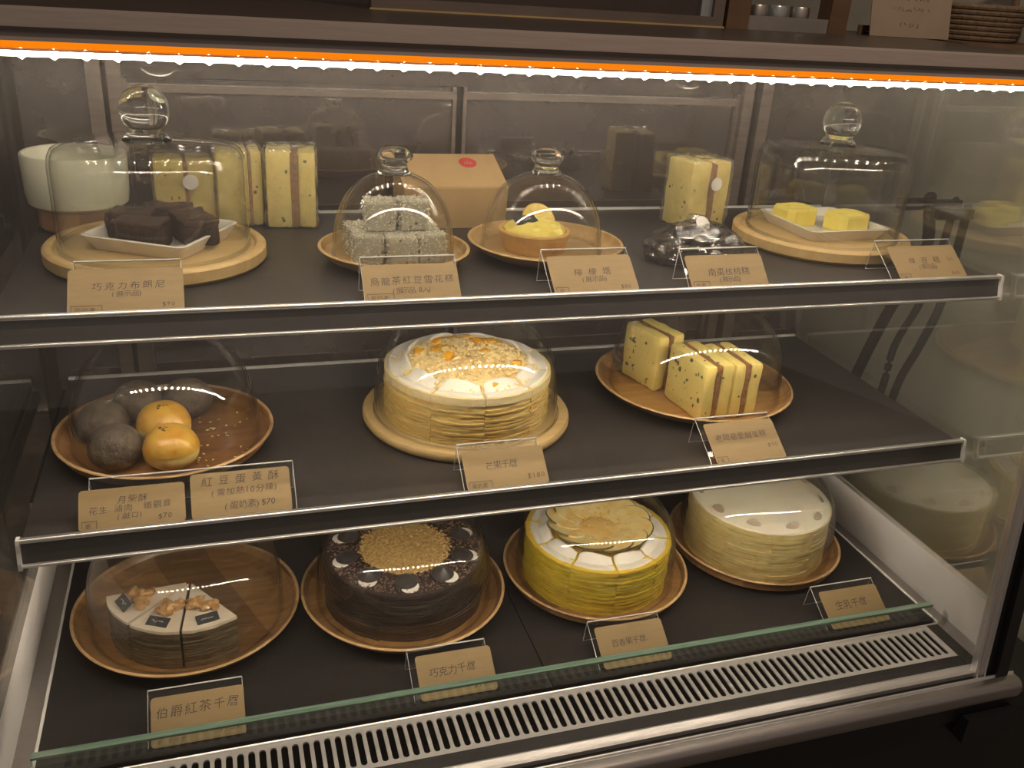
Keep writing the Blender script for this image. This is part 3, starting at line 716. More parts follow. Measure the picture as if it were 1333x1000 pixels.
def snow_cubes():
    z = ZT + 0.0079; s = 0.0315
    rnd = random.Random(5)
    m = MB(); m.rbox(s, s, s, 0.0018, 1, None, None, 4, 0.0011, 160, 3); body = m
    fl = MB()
    for k in range(420):
        f = rnd.choice([0, 0, 1, 2, 3, 4])
        u, v = rnd.uniform(-s / 2, s / 2), rnd.uniform(-s / 2, s / 2); h = s / 2 + 0.0004
        p = [(u, v, s + 0.0004), (u, -h, v + s / 2), (h, u, v + s / 2), (-h, u, v + s / 2), (u, h, v + s / 2)][f]
        L = rnd.uniform(0.0014, 0.0042)
        fl.box(-L / 2, L / 2, -0.0004, 0.0004, -0.0003, 0.0003, tf=TF(p, rnd.uniform(0, 6.3), rnd.uniform(-.7, .7), rnd.uniform(-.9, .9)))
    spots = [(0.3440, 0.1000, 0.0, -0.06, 'front cube at the end beside the tall wrapped slabs'), (0.3785, 0.0935, 0.0, 0.04, 'middle cube of the front row'), (0.4115, 0.1000, 0.0, 0.1, 'front cube at the end next to the tart'),
             (0.3420, 0.1370, 0.0, 0.05, 'cube behind the front row, beside the wrapped slabs'), (0.3765, 0.1330, 0.0, -0.03, 'cube hidden in the middle of the back row'), (0.4110, 0.1370, 0.0, 0.0, 'back cube on the tart side of the heap'),
             (0.3600, 0.1170, s + 0.0006, -0.04, 'upper cube perched nearer the wrapped slabs'), (0.3950, 0.1165, s + 0.0006, 0.06, 'upper cube perched nearer the tart')]
    first = None
    for x, y, dz, rz, lab in spots:
        if first is None:
            t = thing('coconut_cube', '', '', (x, y, z), None)
            body.build('cube_body', 'snow', t, local=True); fl.build('coconut_flakes', 'coconut', t, kind='stuff', local=True); first = t
        else: t = copy_tree(first)
        t.location = (x + 0.0062, y + 0.0405, z + dz + ZO); t.rotation_euler = (0, 0, rz + (len(lab) % 4) * PI / 2)
        tag(t, 'grey coconut-dusted tea cake, ' + lab, 'cake', 'grey coconut-dusted cubes under the small cloche')
snow_cubes()

def scribble(m, w, h, z, seed, rows=1, tf=None, thick=0.0006):
    """A cursive pen line, too small to read in the photograph."""
    rnd = random.Random(seed)
    for r in range(rows):
        pts = []; x = -w / 2; yb = h * (0.5 - (r + 0.5) / rows)
        while x < w / 2:
            pts.append(Vector((x, yb + rnd.uniform(-0.5, 0.5) * h / rows * 0.8, z))); x += w / 11
        if tf: pts = [tf @ p for p in pts]
        m.tube(pts, thick, 4, smooth=False)

def lemon_tart():
    t = thing('lemon_tart', 'round lemon tart with piped yellow cream, lemon slice and small dark plaque', 'tart', (0.5530, 0.1760, ZT + 0.0079))
    m = MB(); R = 0.0425
    m.lathe([(0, 0), (R - 0.006, 0), (R - 0.001, 0.019), (R, 0.022), (R - 0.001, 0.0235), (R - 0.004, 0.0235), (R - 0.0055, 0.020), (0, 0.016)], 56)
    m.build('crust', 'crust', t, local=True)
    m = MB()
    b = bmesh.new(); bmesh.ops.create_uvsphere(b, u_segments=48, v_segments=20, radius=1)
    for v in b.verts:
        r = math.hypot(v.co.x, v.co.y); a = math.atan2(v.co.y, v.co.x)
        k = 1 + 0.05 * math.sin(9 * a + 9 * r)
        z = v.co.z * 0.013 + 0.0012 * math.sin(26 * r + 2 * a)
        v.co = Vector((v.co.x * 0.0365 * k, v.co.y * 0.0365 * k, max(z, -0.003) + 0.021))
    m.bm(b); m.build('lemon_cream', 'lemoncream', t, local=True)
    tf = TF((0.0080, 0.0100, 0.0315), 0.1, math.radians(52))
    m = MB(); m.lathe([(0, -0.0012), (0.0195, -0.0012), (0.0195, 0.0012), (0, 0.0012)], 36); 
    for i, v in enumerate(m.v): m.v[i] = tf @ v
    sl = m.build('lemon_slice', 'lemonflesh', t, local=True)
    m = MB(); pts = [tf @ Vector((0.0197 * math.cos(2 * PI * i / 36), 0.0197 * math.sin(2 * PI * i / 36), 0)) for i in range(37)]
    m.tube(pts, 0.0014, 6)
    for k in range(9):
        a = 2 * PI * k / 9; m.tube([tf @ Vector((0.003 * math.cos(a), 0.003 * math.sin(a), 0.0013)), tf @ Vector((0.0175 * math.cos(a), 0.0175 * math.sin(a), 0.0013))], 0.00045, 4)
    m.build('rind', 'lemonrind', sl, local=True)
    tf = TF((-0.0130, -0.0020, 0.0345), 0.16, math.radians(20), math.radians(-6))
    m = MB(); m.box(-0.0135, 0.0135, -0.0075, 0.0075, 0, 0.0012, tf=tf); pl = m.build('plaque', 'slate', t, local=True)
    m = MB(); scribble(m, 0.017, 0.006, 0.0014, 3, 1, tf, 0.0004); m.build('plaque_writing', 'white_ink', pl, local=True)
lemon_tart()

def mung_cakes():
    first = None
    for x, y, rz, lab in ((0.9400, 0.2250, 0.12, 'yellow mung bean cake at the back corner of the white tray, plain top'), (0.9960, 0.1880, 0.10, 'yellow mung bean cake with moulded top, the nearer of the two on the white tray')):
        t = thing('mung_bean_cake', lab, 'cake', (x, y, ZT + 0.0157 + 0.0040), 'yellow mung bean cakes'); t.rotation_euler = (0, 0, rz)
        def octo(s, c): return [(s, -s + c), (s, s - c), (s - c, s), (-s + c, s), (-s, s - c), (-s, -s + c), (-s + c, -s), (s - c, -s)]
        m = MB(); rings = [(0.0205, 0.006, 0.0), (0.0215, 0.007, 0.002), (0.0215, 0.007, 0.0195), (0.0200, 0.0065, 0.0225), (0.0150, 0.005, 0.0228), (0.0140, 0.0045, 0.0212), (0.006, 0.002, 0.0212), (0.005, 0.0018, 0.0228)]
        vs = []; 
        for s, c, z in rings: vs += [(px * 1.18, py, z) for px, py in octo(s, c)]
        n = 8; fs = [(k * n + i, k * n + (i + 1) % n, (k + 1) * n + (i + 1) % n, (k + 1) * n + i) for k in range(len(rings) - 1) for i in range(n)]
        fs += [tuple(reversed(range(n))), tuple(range((len(rings) - 1) * n, len(rings) * n))]
        m.add(vs, fs); m.build('cake_body', 'mung', t, local=True)
        m = MB()
        for k in range(4):
            a = PI / 4 + k * PI / 2
            m.blob((0.0115 * math.cos(a), 0.0095 * math.sin(a), 0.0215), (0.0045, 0.0022, 0.0016), 1, 0.05, 2, k, rot=a)
        m.build('moulded_pattern', 'mung', t, local=True)
mung_cakes()

def wrapped_slab(label, x, y, z, w, d, h, rz, layers, seed, sticker=True):
    """A savoury sponge slab standing on end in cling film: LAYERS: (fraction, material)."""
    t = thing('wrapped_sponge_slab', label, 'cake', (x, y, z), 'film-wrapped sponge slabs'); t.rotation_euler = (0, 0, rz)
    x0 = -w / 2
    for k, (fr, mat, nm) in enumerate(layers):
        x1 = x0 + w * fr
        m = MB(); m.rbox(x1 - x0 + 0.0006, d - (0.003 if mat == 'floss' else 0), h - (0.003 if mat == 'floss' else 0), 0.0035 if mat == 'sponge' else 0.001, 2, TF(((x0 + x1) / 2, 0, 0.0008)), None, 3, 0.0012, 70, seed + k)
        m.build(nm, mat, t, local=True); x0 = x1
    rnd = random.Random(seed); m = MB()
    for k in range(9):
        u, v = rnd.uniform(-.42, .42) * w, rnd.uniform(0.08, 0.92) * h
        m.blob((u, -d / 2 + 0.0004, v), (rnd.uniform(.001, .0028), 0.0010, rnd.uniform(.001, .0034)), 1, 0.5, 2, k, rot=0)
        m.blob((-w / 2 + 0.0004, rnd.uniform(-.4, .4) * d, rnd.uniform(0.08, 0.92) * h), (0.001, rnd.uniform(.001, .0032), rnd.uniform(.001, .0034)), 1, 0.5, 2, k + 20)
    m.build('scallion_bits', 'spongegreen', t, kind='stuff', local=True)
    m = MB(); m.rbox(w + 0.006, d + 0.006, h + 0.004, 0.004, 2, TF((0, 0, 0.0)), None, 9, 0.0028, 120, seed + 4); m.build('cling_film', 'film', t, local=True)
    if sticker:
        tf = TF((w * 0.10, -d / 2 - 0.0052, h * 0.70), 0, PI / 2)
        m = MB(); m.lathe([(0, 0), (0.0088, 0), (0.0088, 0.0005), (0, 0.0005)], 24)
        for i, v in enumerate(m.v): m.v[i] = tf @ v
        m.build('round_sticker', 'sticker', t, local=True)
SPF = [(0.50, 'sponge', 'sponge_layer'), (0.16, 'floss', 'filling_layer'), (0.34, 'sponge', 'sponge_layer')]
wrapped_slab('wrapped yellow sponge slab seen through the large cloche of brownies', 0.1630, 0.352, ZT, 0.066, 0.05, 0.078, 0.06, [(0.5, 'sponge', 'sponge_layer'), (0.06, 'floss', 'filling_layer'), (0.44, 'sponge', 'sponge_layer')], 1)
wrapped_slab('wrapped yellow sponge slab half behind the rim of the brownie cloche', 0.2260, 0.348, ZT, 0.052, 0.05, 0.090, 0.05, [(0.7, 'sponge', 'sponge_layer'), (0.06, 'floss', 'filling_layer'), (0.24, 'sponge', 'sponge_layer')], 2, False)
wrapped_slab('tall wrapped yellow sponge slab with a brown seam, clear of the cloche', 0.2885, 0.338, ZT, 0.057, 0.055, 0.092, -0.10, SPF, 3, False)
wrapped_slab('wrapped sponge slab with white sticker standing behind the black film-wrapped nougat', 0.8260, 0.295, ZT, 0.064, 0.055, 0.090, 0.16, SPF, 4)

def nougat():
    t = thing('wrapped_nougat', 'black walnut nougat in crinkled clear film on the upper shelf', 'sweet', (0.7480, 0.1380, ZT))
    m = MB(); m.rbox(0.100, 0.058, 0.020, 0.006, 2, TF((0, 0, 0.001)), None, 4, 0.002, 60, 2); m.rbox(0.062, 0.046, 0.017, 0.006, 2, TF((0.008, 0.004, 0.020), 0.2), None, 3, 0.003, 70, 5); m.build('nougat_slab', 'nougat', t, local=True)
    b = bmesh.new(); bmesh.ops.create_icosphere(b, subdivisions=4, radius=1)
    for v in b.verts:
        k = v.co.copy(); ridge = abs(noise.noise(k * 5.2)) * 0.16 + abs(noise.noise(k * 11)) * 0.07
        z = max(k.z, -0.42)
        s = 1 + ridge - 0.05
        v.co = Vector((k.x * 0.066 * s, k.y * 0.043 * s, (z + 0.42) * 0.033 * s + 0.0004))
        if k.z > 0.2: v.co.x *= 1 - 0.25 * k.z
    m = MB(); m.bm(b, smooth=False); m.build('cling_film', 'crinkle', t, local=True)
    m = MB(); m.rbox(0.022, 0.016, 0.010, 0.004, 2, TF((-0.002, 0.006, 0.044), 0.3), None, 4, 0.003, 130, 8); m.build('film_knot', 'crinkle', t, local=True)
    tf = TF((0.0, -0.008, 0.0465), 0.2, math.radians(48))
    m = MB(); m.lathe([(0, 0), (0.0095, 0), (0.0095, 0.0006), (0, 0.0006)], 24)
    for i, v in enumerate(m.v): m.v[i] = tf @ v
    m.build('round_sticker', 'sticker', t, local=True)
nougat()

def bowl_and_box():
    t = thing('round_riser', 'small brown round wooden riser under the pale bowl', 'riser', (0.0470, 0.338, ZT))
    m = MB(); m.lathe([(0, 0), (0.042, 0), (0.045, 0.003), (0.045, 0.023), (0.043, 0.0262), (0, 0.0265)], 48); m.build('riser_block', 'acacia3', t, local=True)
    t = thing('bowl', 'pale green-white straight-sided bowl behind the brownie cloche', 'bowl', (0.0470, 0.338, ZT + 0.0266))
    m = MB(); R = 0.0565
    m.lathe([(0, 0), (R * 0.86, 0), (R * 0.95, 0.004), (R * 0.985, 0.016), (R, 0.058), (R - 0.0012, 0.0598), (R - 0.0035, 0.0598), (R - 0.0045, 0.058), (R * 0.91, 0.014), (R * 0.85, 0.006), (0, 0.005)], 56)
    m.build('bowl_wall', 'bowl', t, local=True)
    t = thing('kraft_box', 'brown kraft paper box with red oval stamp on its sloping lid', 'box', (0.4900, 0.335, ZT))
    m = MB(); x0, x1 = -0.068, 0.066
    pr = [(-0.035, 0.0), (-0.040, 0.052), (0.036, 0.079), (0.036, 0.0)]
    m.prism_x(pr, x0, x1); m.build('box_body', 'kraftbox', t, local=True)
    ang = math.atan2(0.027, 0.076); 
    m = MB(); m.box(x0 - 0.0008, x1 + 0.0008, -0.0395, 0.0400, 0, 0.0016, tf=TF((0, -0.0005, 0.0655), 0, ang)); m.box(x0 - 0.0008, x1 + 0.0008, -0.0406, -0.0392, -0.010, 0.0014, tf=TF((0, -0.0005, 0.0655), 0, ang)); m.build('lid', 'kraftbox', t, local=True)
    tf = TF((0.026, 0.016, 0.0731), 0, ang)
    m = MB(); m.lathe([(0, 0), (0.0118, 0), (0.0118, 0.0003), (0, 0.0003)], 32)
    for i, v in enumerate(m.v): m.v[i] = tf @ v
    st = m.build('stamp', 'red', t, local=True)
    m = MB()
    for dx, hh in ((-0.004, 0.003), (0, 0.005), (0.004, 0.003)): m.box(dx - 0.0006, dx + 0.0006, -0.002, -0.002 + hh, 0.0003, 0.0006, tf=tf)
    m.box(-0.0055, 0.0055, -0.0036, -0.0024, 0.0003, 0.0006, tf=tf)
    m.build('stamp_emblem', 'paper', st, local=True)
bowl_and_box()

# ------------------------------------------------------------------ middle shelf food
def round_pastries():
    z = ZM + 0.0078
    P = [(0.0775, 0.1290, 0.0285, 'taro', 'charcoal round pastry at the front of the plate, cracked skin'), (0.0605, 0.1900, 0.0285, 'taro', 'charcoal round pastry just behind the cracked front one'),
         (0.0945, 0.2400, 0.029, 'taro', 'charcoal round pastry third back along the row of charcoal ones'), (0.1500, 0.2400, 0.029, 'taro', 'charcoal round pastry at the back, behind the golden pair'),
         (0.1340, 0.1165, 0.0293, 'yolk', 'golden egg yolk pastry at the front with pale flaky side'), (0.1250, 0.1775, 0.0295, 'yolk', 'golden egg yolk pastry behind the front golden one')]
    for i, (x, y, r, mat, lab) in enumerate(P):
        t = thing('round_pastry', lab, 'pastry', (x, y, z), 'charcoal round pastries' if mat == 'taro' else 'golden yolk pastries'); t.rotation_euler = (0, 0, i * 1.3)
        def dome(scale, zmin, zmax, m, seed):
            b = bmesh.new(); bmesh.ops.create_uvsphere(b, u_segments=32, v_segments=22, radius=1)
            for v in b.verts:
                q = v.co.copy(); zz = q.z
                h = 0.046
                zc = (0.42 + 0.58 * zz) * h if zz > 0 else (0.42 + 0.42 * max(zz, -0.92) ) * h
                k = 1 + 0.035 * noise.noise(q * 1.6 + Vector((seed, 0, 0))) + 0.012 * noise.noise(q * 6 + Vector((seed, 3, 0)))
                prof = math.sqrt(max(0.0, 1 - zz * zz)) ** 0.85
                l = math.hypot(q.x, q.y) or 1
                v.co = Vector((q.x / l * prof * r * k * scale, q.y / l * prof * r * k * scale, zc * (1 + (scale - 1) * 0.7)))
            bmesh.ops.delete(b, geom=[v for v in b.verts if not (zmin <= v.co.z <= zmax)], context='VERTS')
            m.bm(b)
        m = MB(); dome(1.0, -1, 1, m, i); m.build('pastry_body', 'taro' if mat == 'taro' else 'yolkside', t, local=True)
        if mat == 'yolk':
            m = MB(); dome(1.022, 0.023, 1, m, i); m.build('glazed_top', 'yolk', t, local=True)
            rnd = random.Random(i); m = MB()
            for k in range(16):
                a, q = rnd.uniform(0, 6.3), 0.007 * math.sqrt(rnd.random())
                m.blob((q * math.cos(a) - 0.002, q * math.sin(a) - 0.004, 0.0463 - q * q * 14), (0.0016, 0.0009, 0.0007), 1, 0, 1, 0, rot=rnd.uniform(0, 3))
            m.build('black_sesame', 'sesame', t, kind='stuff', local=True)
        else:
            m = MB()
            for k in range(3):
                a = k * 2.2; m.blob((0.010 * math.cos(a), 0.010 * math.sin(a), 0.0425), (0.006, 0.0025, 0.0012), 1, 0.3, 3, k + i, rot=a + 0.6)
            m.build('skin_crack', 'taro', t, local=True)
    rnd = random.Random(9); m = MB()
    for k in range(34):
        a, q = rnd.uniform(-1.1, 1.3), rnd.uniform(0.045, 0.098)
        m.blob((0.1264 + q * math.cos(a), 0.181 + q * math.sin(a), z + 0.0006), (rnd.uniform(.0008, .003), rnd.uniform(.0006, .0018), 0.0007), 1, 0.4, 3, k, rot=a)
    o = m.build('pastry_crumbs', 'crumble'); tag(o, 'loose pastry crumbs scattered on the bare side of the plate', 'crumbs', None, 'stuff')
round_pastries()

def sponge_slabs():
    z = ZM + 0.0078
    rnd = random.Random(21)
    P = [(0.7875, 0.1490, 0.0, 0.043, 0.088, 0.078, 0.10, 'savoury sponge slab showing its broad scallion-flecked face, standing in front'),
         (0.8330, 0.1490, 0.0, 0.041, 0.082, 0.076, 0.06, 'savoury sponge slab pressed against the scallion-flecked front slab'),
         (0.7660, 0.2440, 0.0, 0.046, 0.072, 0.079, 0.28, 'savoury sponge slab standing alone at the back of the plate')]
    for i, (x, y, dz, w, d, h, rz, lab) in enumerate(P):
        t = thing('savoury_sponge_slab', lab, 'cake', (x, y, z), 'savoury sponge slabs under the dome'); t.rotation_euler = (0, 0, rz)
        x0 = -w / 2
        for k, (fr, mat, nm) in enumerate(((0.40, 'sponge', 'sponge_layer'), (0.17, 'floss', 'filling_layer'), (0.43, 'sponge', 'sponge_layer'))):
            x1 = x0 + w * fr
            m = MB(); m.rbox(x1 - x0 + 0.0006, d - (0.002 if k == 1 else 0), h - (0.0015 if k == 1 else 0), 0.005 if k != 1 else 0.001, 2, TF(((x0 + x1) / 2, 0, 0)), None, 4, 0.0015, 60, i * 5 + k)
            m.build(nm, mat, t, local=True); x0 = x1
        m = MB()
        for k in range(34):
            v, hh = rnd.uniform(-0.45, 0.45) * d, rnd.uniform(0.06, 0.95) * h
            m.blob((-w / 2 + 0.0004, v, hh), (0.0009, rnd.uniform(.0014, .0042), rnd.uniform(.0014, .0048)), 1, 0.5, 2, k, rot=0)
        for k in range(3):
            m.blob((rnd.uniform(-.4, .4) * w, -d / 2 + 0.0002, rnd.uniform(0.1, 0.9) * h), (rnd.uniform(.0012, .0025), 0.0009, rnd.uniform(.0012, .003)), 1, 0.3, 2, k)
        for k in range(4):
            m.blob((rnd.uniform(-.4, .4) * w, rnd.uniform(-.4, .4) * d, h - 0.0001), (rnd.uniform(.0015, .003), rnd.uniform(.001, .002), 0.0008), 1, 0.3, 2, k)
        m.build('scallion_bits', 'spongegreen', t, kind='stuff', local=True)
sponge_slabs()

# ------------------------------------------------------------------ crepe cakes
def wedge_stack(m, r, a0, a1, layers, seed, gap=0.0010, na=12, tip=0.003):
    """Thin wavy crepes with filling between them, one cut wedge from A0 to A1. LAYERS: (thickness, radius offset, material index)."""
    mid = (a0 + a1) / 2; ox, oy = gap * math.cos(mid), gap * math.sin(mid)
    z = 0.0
    for li, (t, dr, mi) in enumerate(layers):
        vs = []
        for top in (0, 1):
            vs.append((ox + tip * math.cos(mid), oy + tip * math.sin(mid), z + t * top))
            for i in range(na + 1):
                a = a0 + (a1 - a0) * i / na
                q = Vector((math.cos(a) * 5, math.sin(a) * 5, li * 1.7 + seed))
                rr = r + dr + 0.0016 * noise.noise(q) + 0.0006 * noise.noise(q * 4)
                dz = 0.0010 * noise.noise(q * 1.6 + Vector((9, 0, 0)))
                vs.append((ox + rr * math.cos(a), oy + rr * math.sin(a), z + t * top + (dz if 0 < li else 0)))
        n = na + 2
        fs = [(i, (i + 1) % n, n + (i + 1) % n, n + i) for i in range(n)]
        fs += [(n, n + i, n + i + 1) for i in range(1, n - 1)] + [(0, i + 1, i) for i in range(1, n - 1)]
        m.add(vs, fs, mi)
        z += t
    return z

def crepe_layers(h, crepe_t, cream_t, crepe_mi=0, cream_mi=1, seed=0, droop=0.0):
    rnd = random.Random(seed); L = []; z = 0
    while z < h - 0.0035:
        a = crepe_t * rnd.uniform(0.8, 1.25); b = cream_t * rnd.uniform(0.7, 1.3)
        if z + a + b > h - 0.0015: break
        L += [(a, rnd.uniform(-0.0005, 0.0012) + droop * z, crepe_mi), (b, -0.0012 + rnd.uniform(-0.0006, 0.0008) + droop * z, cream_mi)]; z += a + b
    L.append((h - z, 0.0006 + droop * z, crepe_mi))
    return L

def curl(m, a0, a1, r0, r1, z, lift, thick=0.0022, n=10, seed=0, mi=None):
    """A spread of cream along the rim whose inner lip curls up."""
    d = r1 - r0
    vs = []; prof = [(r1, 0.0), (r1 - 0.002, thick * 1.5), (r1 - 0.22 * d, thick * 1.3), (r0 + 0.50 * d, thick * 0.55), (r0 + 0.26 * d, thick * 0.8 + lift * 0.45), (r0 + 0.10 * d, thick + lift), (r0 + 0.02 * d, thick + lift * 1.05), (r0 - 0.0015, thick + lift - 0.001), (r0 + 0.10 * d, lift * 0.3), (r0 + 0.3 * d, 0.0)]
    for i in range(n + 1):
        t = i / n; a = a0 + (a1 - a0) * t; e = math.sin(PI * min(max(t ** 0.7, 0.04), 0.96)) ** 0.7
        j = 0.0012 * noise.noise(Vector((a * 6, seed, 0)))
        for r, zz in prof: vs.append(((r + j) * math.cos(a), (r + j) * math.sin(a), z + zz * (0.35 + 0.65 * e)))
    k = len(prof)
    fs = [(i * k + q, i * k + (q + 1) % k, (i + 1) * k + (q + 1) % k, (i + 1) * k + q) for i in range(n) for q in range(k)] + [tuple(range(k)), tuple(reversed(range(n * k, n * k + k)))]
    m.add(vs, fs, mi, True)

def crumbs(name, mat, parent, n, r0, r1, z, size, seed, squash=0.7, mound=0.0, dome=False):
    rnd = random.Random(seed); m = MB()
    for k in range(n):
        a = rnd.uniform(0, 2 * PI); q = math.sqrt(rnd.uniform(r0 * r0, r1 * r1)); s = rnd.uniform(*size)
        zz = z + s * 0.4 + (1.0 if dome else rnd.random()) * mound * (1 - (q / r1) ** 2)
        m.blob((q * math.cos(a), q * math.sin(a), zz), (s, s * rnd.uniform(.7, 1), s * squash), 1, 0.35, 2.2, k, rot=a)
    return m.build(name, mat, parent, kind='stuff', local=True)

def mango_cake():
    t = thing('mango_crepe_cake', 'cut mango crepe cake topped with golden crumble, mango and white cream', 'cake', (0.4820, 0.1855, ZM + 0.0147)); R, H = 0.1010, 0.0585
    a00 = math.radians(-93)
    for k in range(10):
        a0, a1 = a00 + k * PI / 5, a00 + (k + 1) * PI / 5
        L = crepe_layers(H - 0.007, 0.0021, 0.0026, 0, 1, 40 + k); L = [(tt, dr, 2 if (mi == 1 and i % 6 == 3) else mi) for i, (tt, dr, mi) in enumerate(L)]
        L[-1] = (L[-1][0], L[-1][1] - 0.001, 0); L.append((0.0095, 0.0010, 3))
        m = MB(); z = wedge_stack(m, R, a0, a1, L, k * 3.1)
        s = m.build('slice', ['crepe', 'custard', 'mangolayer', 'pale_sponge'], t, local=True)
        m = MB(); curl(m, a0 + 0.025, a1 - 0.03, 0.0755, R - 0.002, z - 0.0006, 0.010, 0.0030, 14, k); m.build('cream_curl', 'cream', s, local=True)
    m = MB(); m.lathe([(0.084, 0), (0.082, 0.003), (0.070, 0.009), (0.045, 0.015), (0.02, 0.018), (0, 0.0185)], 60, (0, 0, H - 0.0005))
    m.v = [v + Vector((0, 0, max(0.0, v.z - H) * 0.35 * noise.noise(v * 60))) for v in m.v]
    m.build('crumble_mound', 'crumble', t, local=True)
    crumbs('crumble', 'crumble', t, 1300, 0.0, 0.086, H + 0.0015, (0.0014, 0.0040), 3, mound=0.019, dome=True)
    m = MB()
    for k, (a, q, rr) in enumerate(((0.9, 0.045, 0.026), (2.6, 0.030, 0.020), (1.7, 0.060, 0.020), (-0.2, 0.018, 0.014))):
        m.blob((q * math.cos(a), q * math.sin(a), H + 0.0185 * (1 - (q / 0.085) ** 2) - 0.001), (rr, rr * 0.7, 0.006), 3, 0.3, 2.5, k)
    m.build('mango_puree', 'mango', t, local=True)
    rnd = random.Random(8); first = None
    for k, (a, q) in enumerate(((-1.42, 0.078), (-2.75, 0.030), (1.0, 0.035), (0.75, 0.055), (1.35, 0.060), (2.2, 0.050), (-0.55, 0.062), (2.75, 0.062))):
        if first is None:
            m = MB(); m.rbox(0.013, 0.011, 0.009, 0.002, 2, None, None, 0); first = o = m.build('mango_cube', 'mango', t, local=True)
        else: o = first.copy(); COL.objects.link(o)
        o.location = (q * math.cos(a), q * math.sin(a), H - 0.001 + 0.0185 * (1 - (q / 0.085) ** 2)); o.rotation_euler = (rnd.uniform(-.3, .3), rnd.uniform(-.3, .3), rnd.uniform(0, 3))
mango_cake()

def chocolate_cake():
    t = thing('chocolate_crepe_cake', 'dark chocolate crepe cake ringed with black cookies round a golden crumb middle', 'cake', (0.4105, 0.2020, ZD + 0.0079)); R, H = 0.1060, 0.0720
    a00 = math.radians(-82)
    first = None
    for k in range(10):
        a0, a1 = a00 + k * PI / 5, a00 + (k + 1) * PI / 5
        m = MB(); z = wedge_stack(m, R, a0, a1, crepe_layers(H, 0.0022, 0.0020, 0, 1, 60 + k), k * 2.3, gap=0.0003)
        s = m.build('slice', ['choc', 'choccream'], t, local=True)
        am = (a0 + a1) / 2
        m = MB()
        m.lathe([(0, 0), (0.0135, 0.0), (0.0150, 0.0015), (0.0145, 0.003), (0.0115, 0.0045), (0.0070, 0.0075), (0.0030, 0.0100), (0.0012, 0.0125), (0, 0.0130)], 28)
        if k % 2: m.v = [Vector((v.x, v.y, min(v.z, 0.0062))) for v in m.v]
        tf = TF((0.0800 * math.cos(am), 0.0800 * math.sin(am), H + 0.0012), am, 0, math.radians(7))
        m.v = [tf @ v for v in m.v]; m.build('cookie', 'cookie', s, local=True)
        m = MB(); m.lathe([(0, 0), (0.0115, 0), (0.0121, 0.0010), (0.0110, 0.0020), (0, 0.0022)], 24)
        tf = TF((0.0885 * math.cos(am + 0.05), 0.0885 * math.sin(am + 0.05), H + 0.0004), am, 0, math.radians(4))
        m.v = [tf @ v for v in m.v]; m.build('white_disc', 'cream', s, local=True)
    m = MB(); m.lathe([(0.060, 0), (0.056, 0.002), (0.03, 0.0042), (0, 0.005)], 56, (0, 0, H - 0.0004)); m.v = [v + Vector((0, 0, max(0.0, v.z - H) * 0.4 * noise.noise(v * 90))) for v in m.v]; m.build('crumb_bed', 'goldcrumb', t, local=True)
    crumbs('toffee_crumbs', 'goldcrumb', t, 1000, 0.0, 0.063, H + 0.0008, (0.0010, 0.0024), 4, mound=0.005)
    crumbs('chocolate_shavings', 'shaving', t, 1300, 0.060, 0.103, H + 0.0004, (0.0008, 0.0020), 6)
chocolate_cake()

def passion_cake():
    t = thing('passion_fruit_crepe_cake', 'yellow passion fruit crepe cake topped with fanned citrus slices and white cream', 'cake', (0.6893, 0.1912, ZD + 0.0079)); R, H = 0.1025, 0.0690
    a00 = math.radians(-97)
    for k in range(10):
        a0, a1 = a00 + k * PI / 5, a00 + (k + 1) * PI / 5
        L = crepe_layers(H, 0.0030, 0.0022, 0, 1, 80 + k); L[-1] = (L[-1][0], 0.001, 1)
        m = MB(); z = wedge_stack(m, R, a0, a1, L, k * 4.3)
        s = m.build('slice', ['passion', 'passioncream'], t, local=True)
        m = MB(); curl(m, a0 + 0.02, a1 - 0.03, 0.074, R - 0.004, z - 0.0008, 0.009, 0.0026, 14, k + 20); m.build('cream_curl', 'cream', s, local=True)
    for k in range(12):
        a = a00 + k * PI / 6 + 0.15
        tf = TF((0.0500 * math.cos(a), 0.0500 * math.sin(a), H + 0.0100), a + 0.45, 0, math.radians(-17))
        m = MB(); m.lathe([(0, -0.0011), (0.0275, -0.0011), (0.0275, 0.0011), (0, 0.0011)], 36); m.v = [tf @ v for v in m.v]
        o = m.build('citrus_slice', 'limeflesh', t, local=True)
        m = MB(); m.tube([tf @ Vector((0.0276 * math.cos(-1.5 + 2.3 * i / 24), 0.0276 * math.sin(-1.5 + 2.3 * i / 24), 0)) for i in range(25)], 0.0012, 6); m.build('rind', 'limerind', o, local=True)
    m = MB(); m.lathe([(0, 0.0), (0.045, 0.0), (0.043, 0.004), (0.02, 0.0065), (0, 0.007)], 36, (0, 0, H - 0.0005)); m.build('passion_jelly', 'jelly', t, local=True)
    crumbs('jelly_bits', 'jelly', t, 90, 0.0, 0.062, H + 0.0095, (0.0012, 0.003), 7, 0.5)
passion_cake()

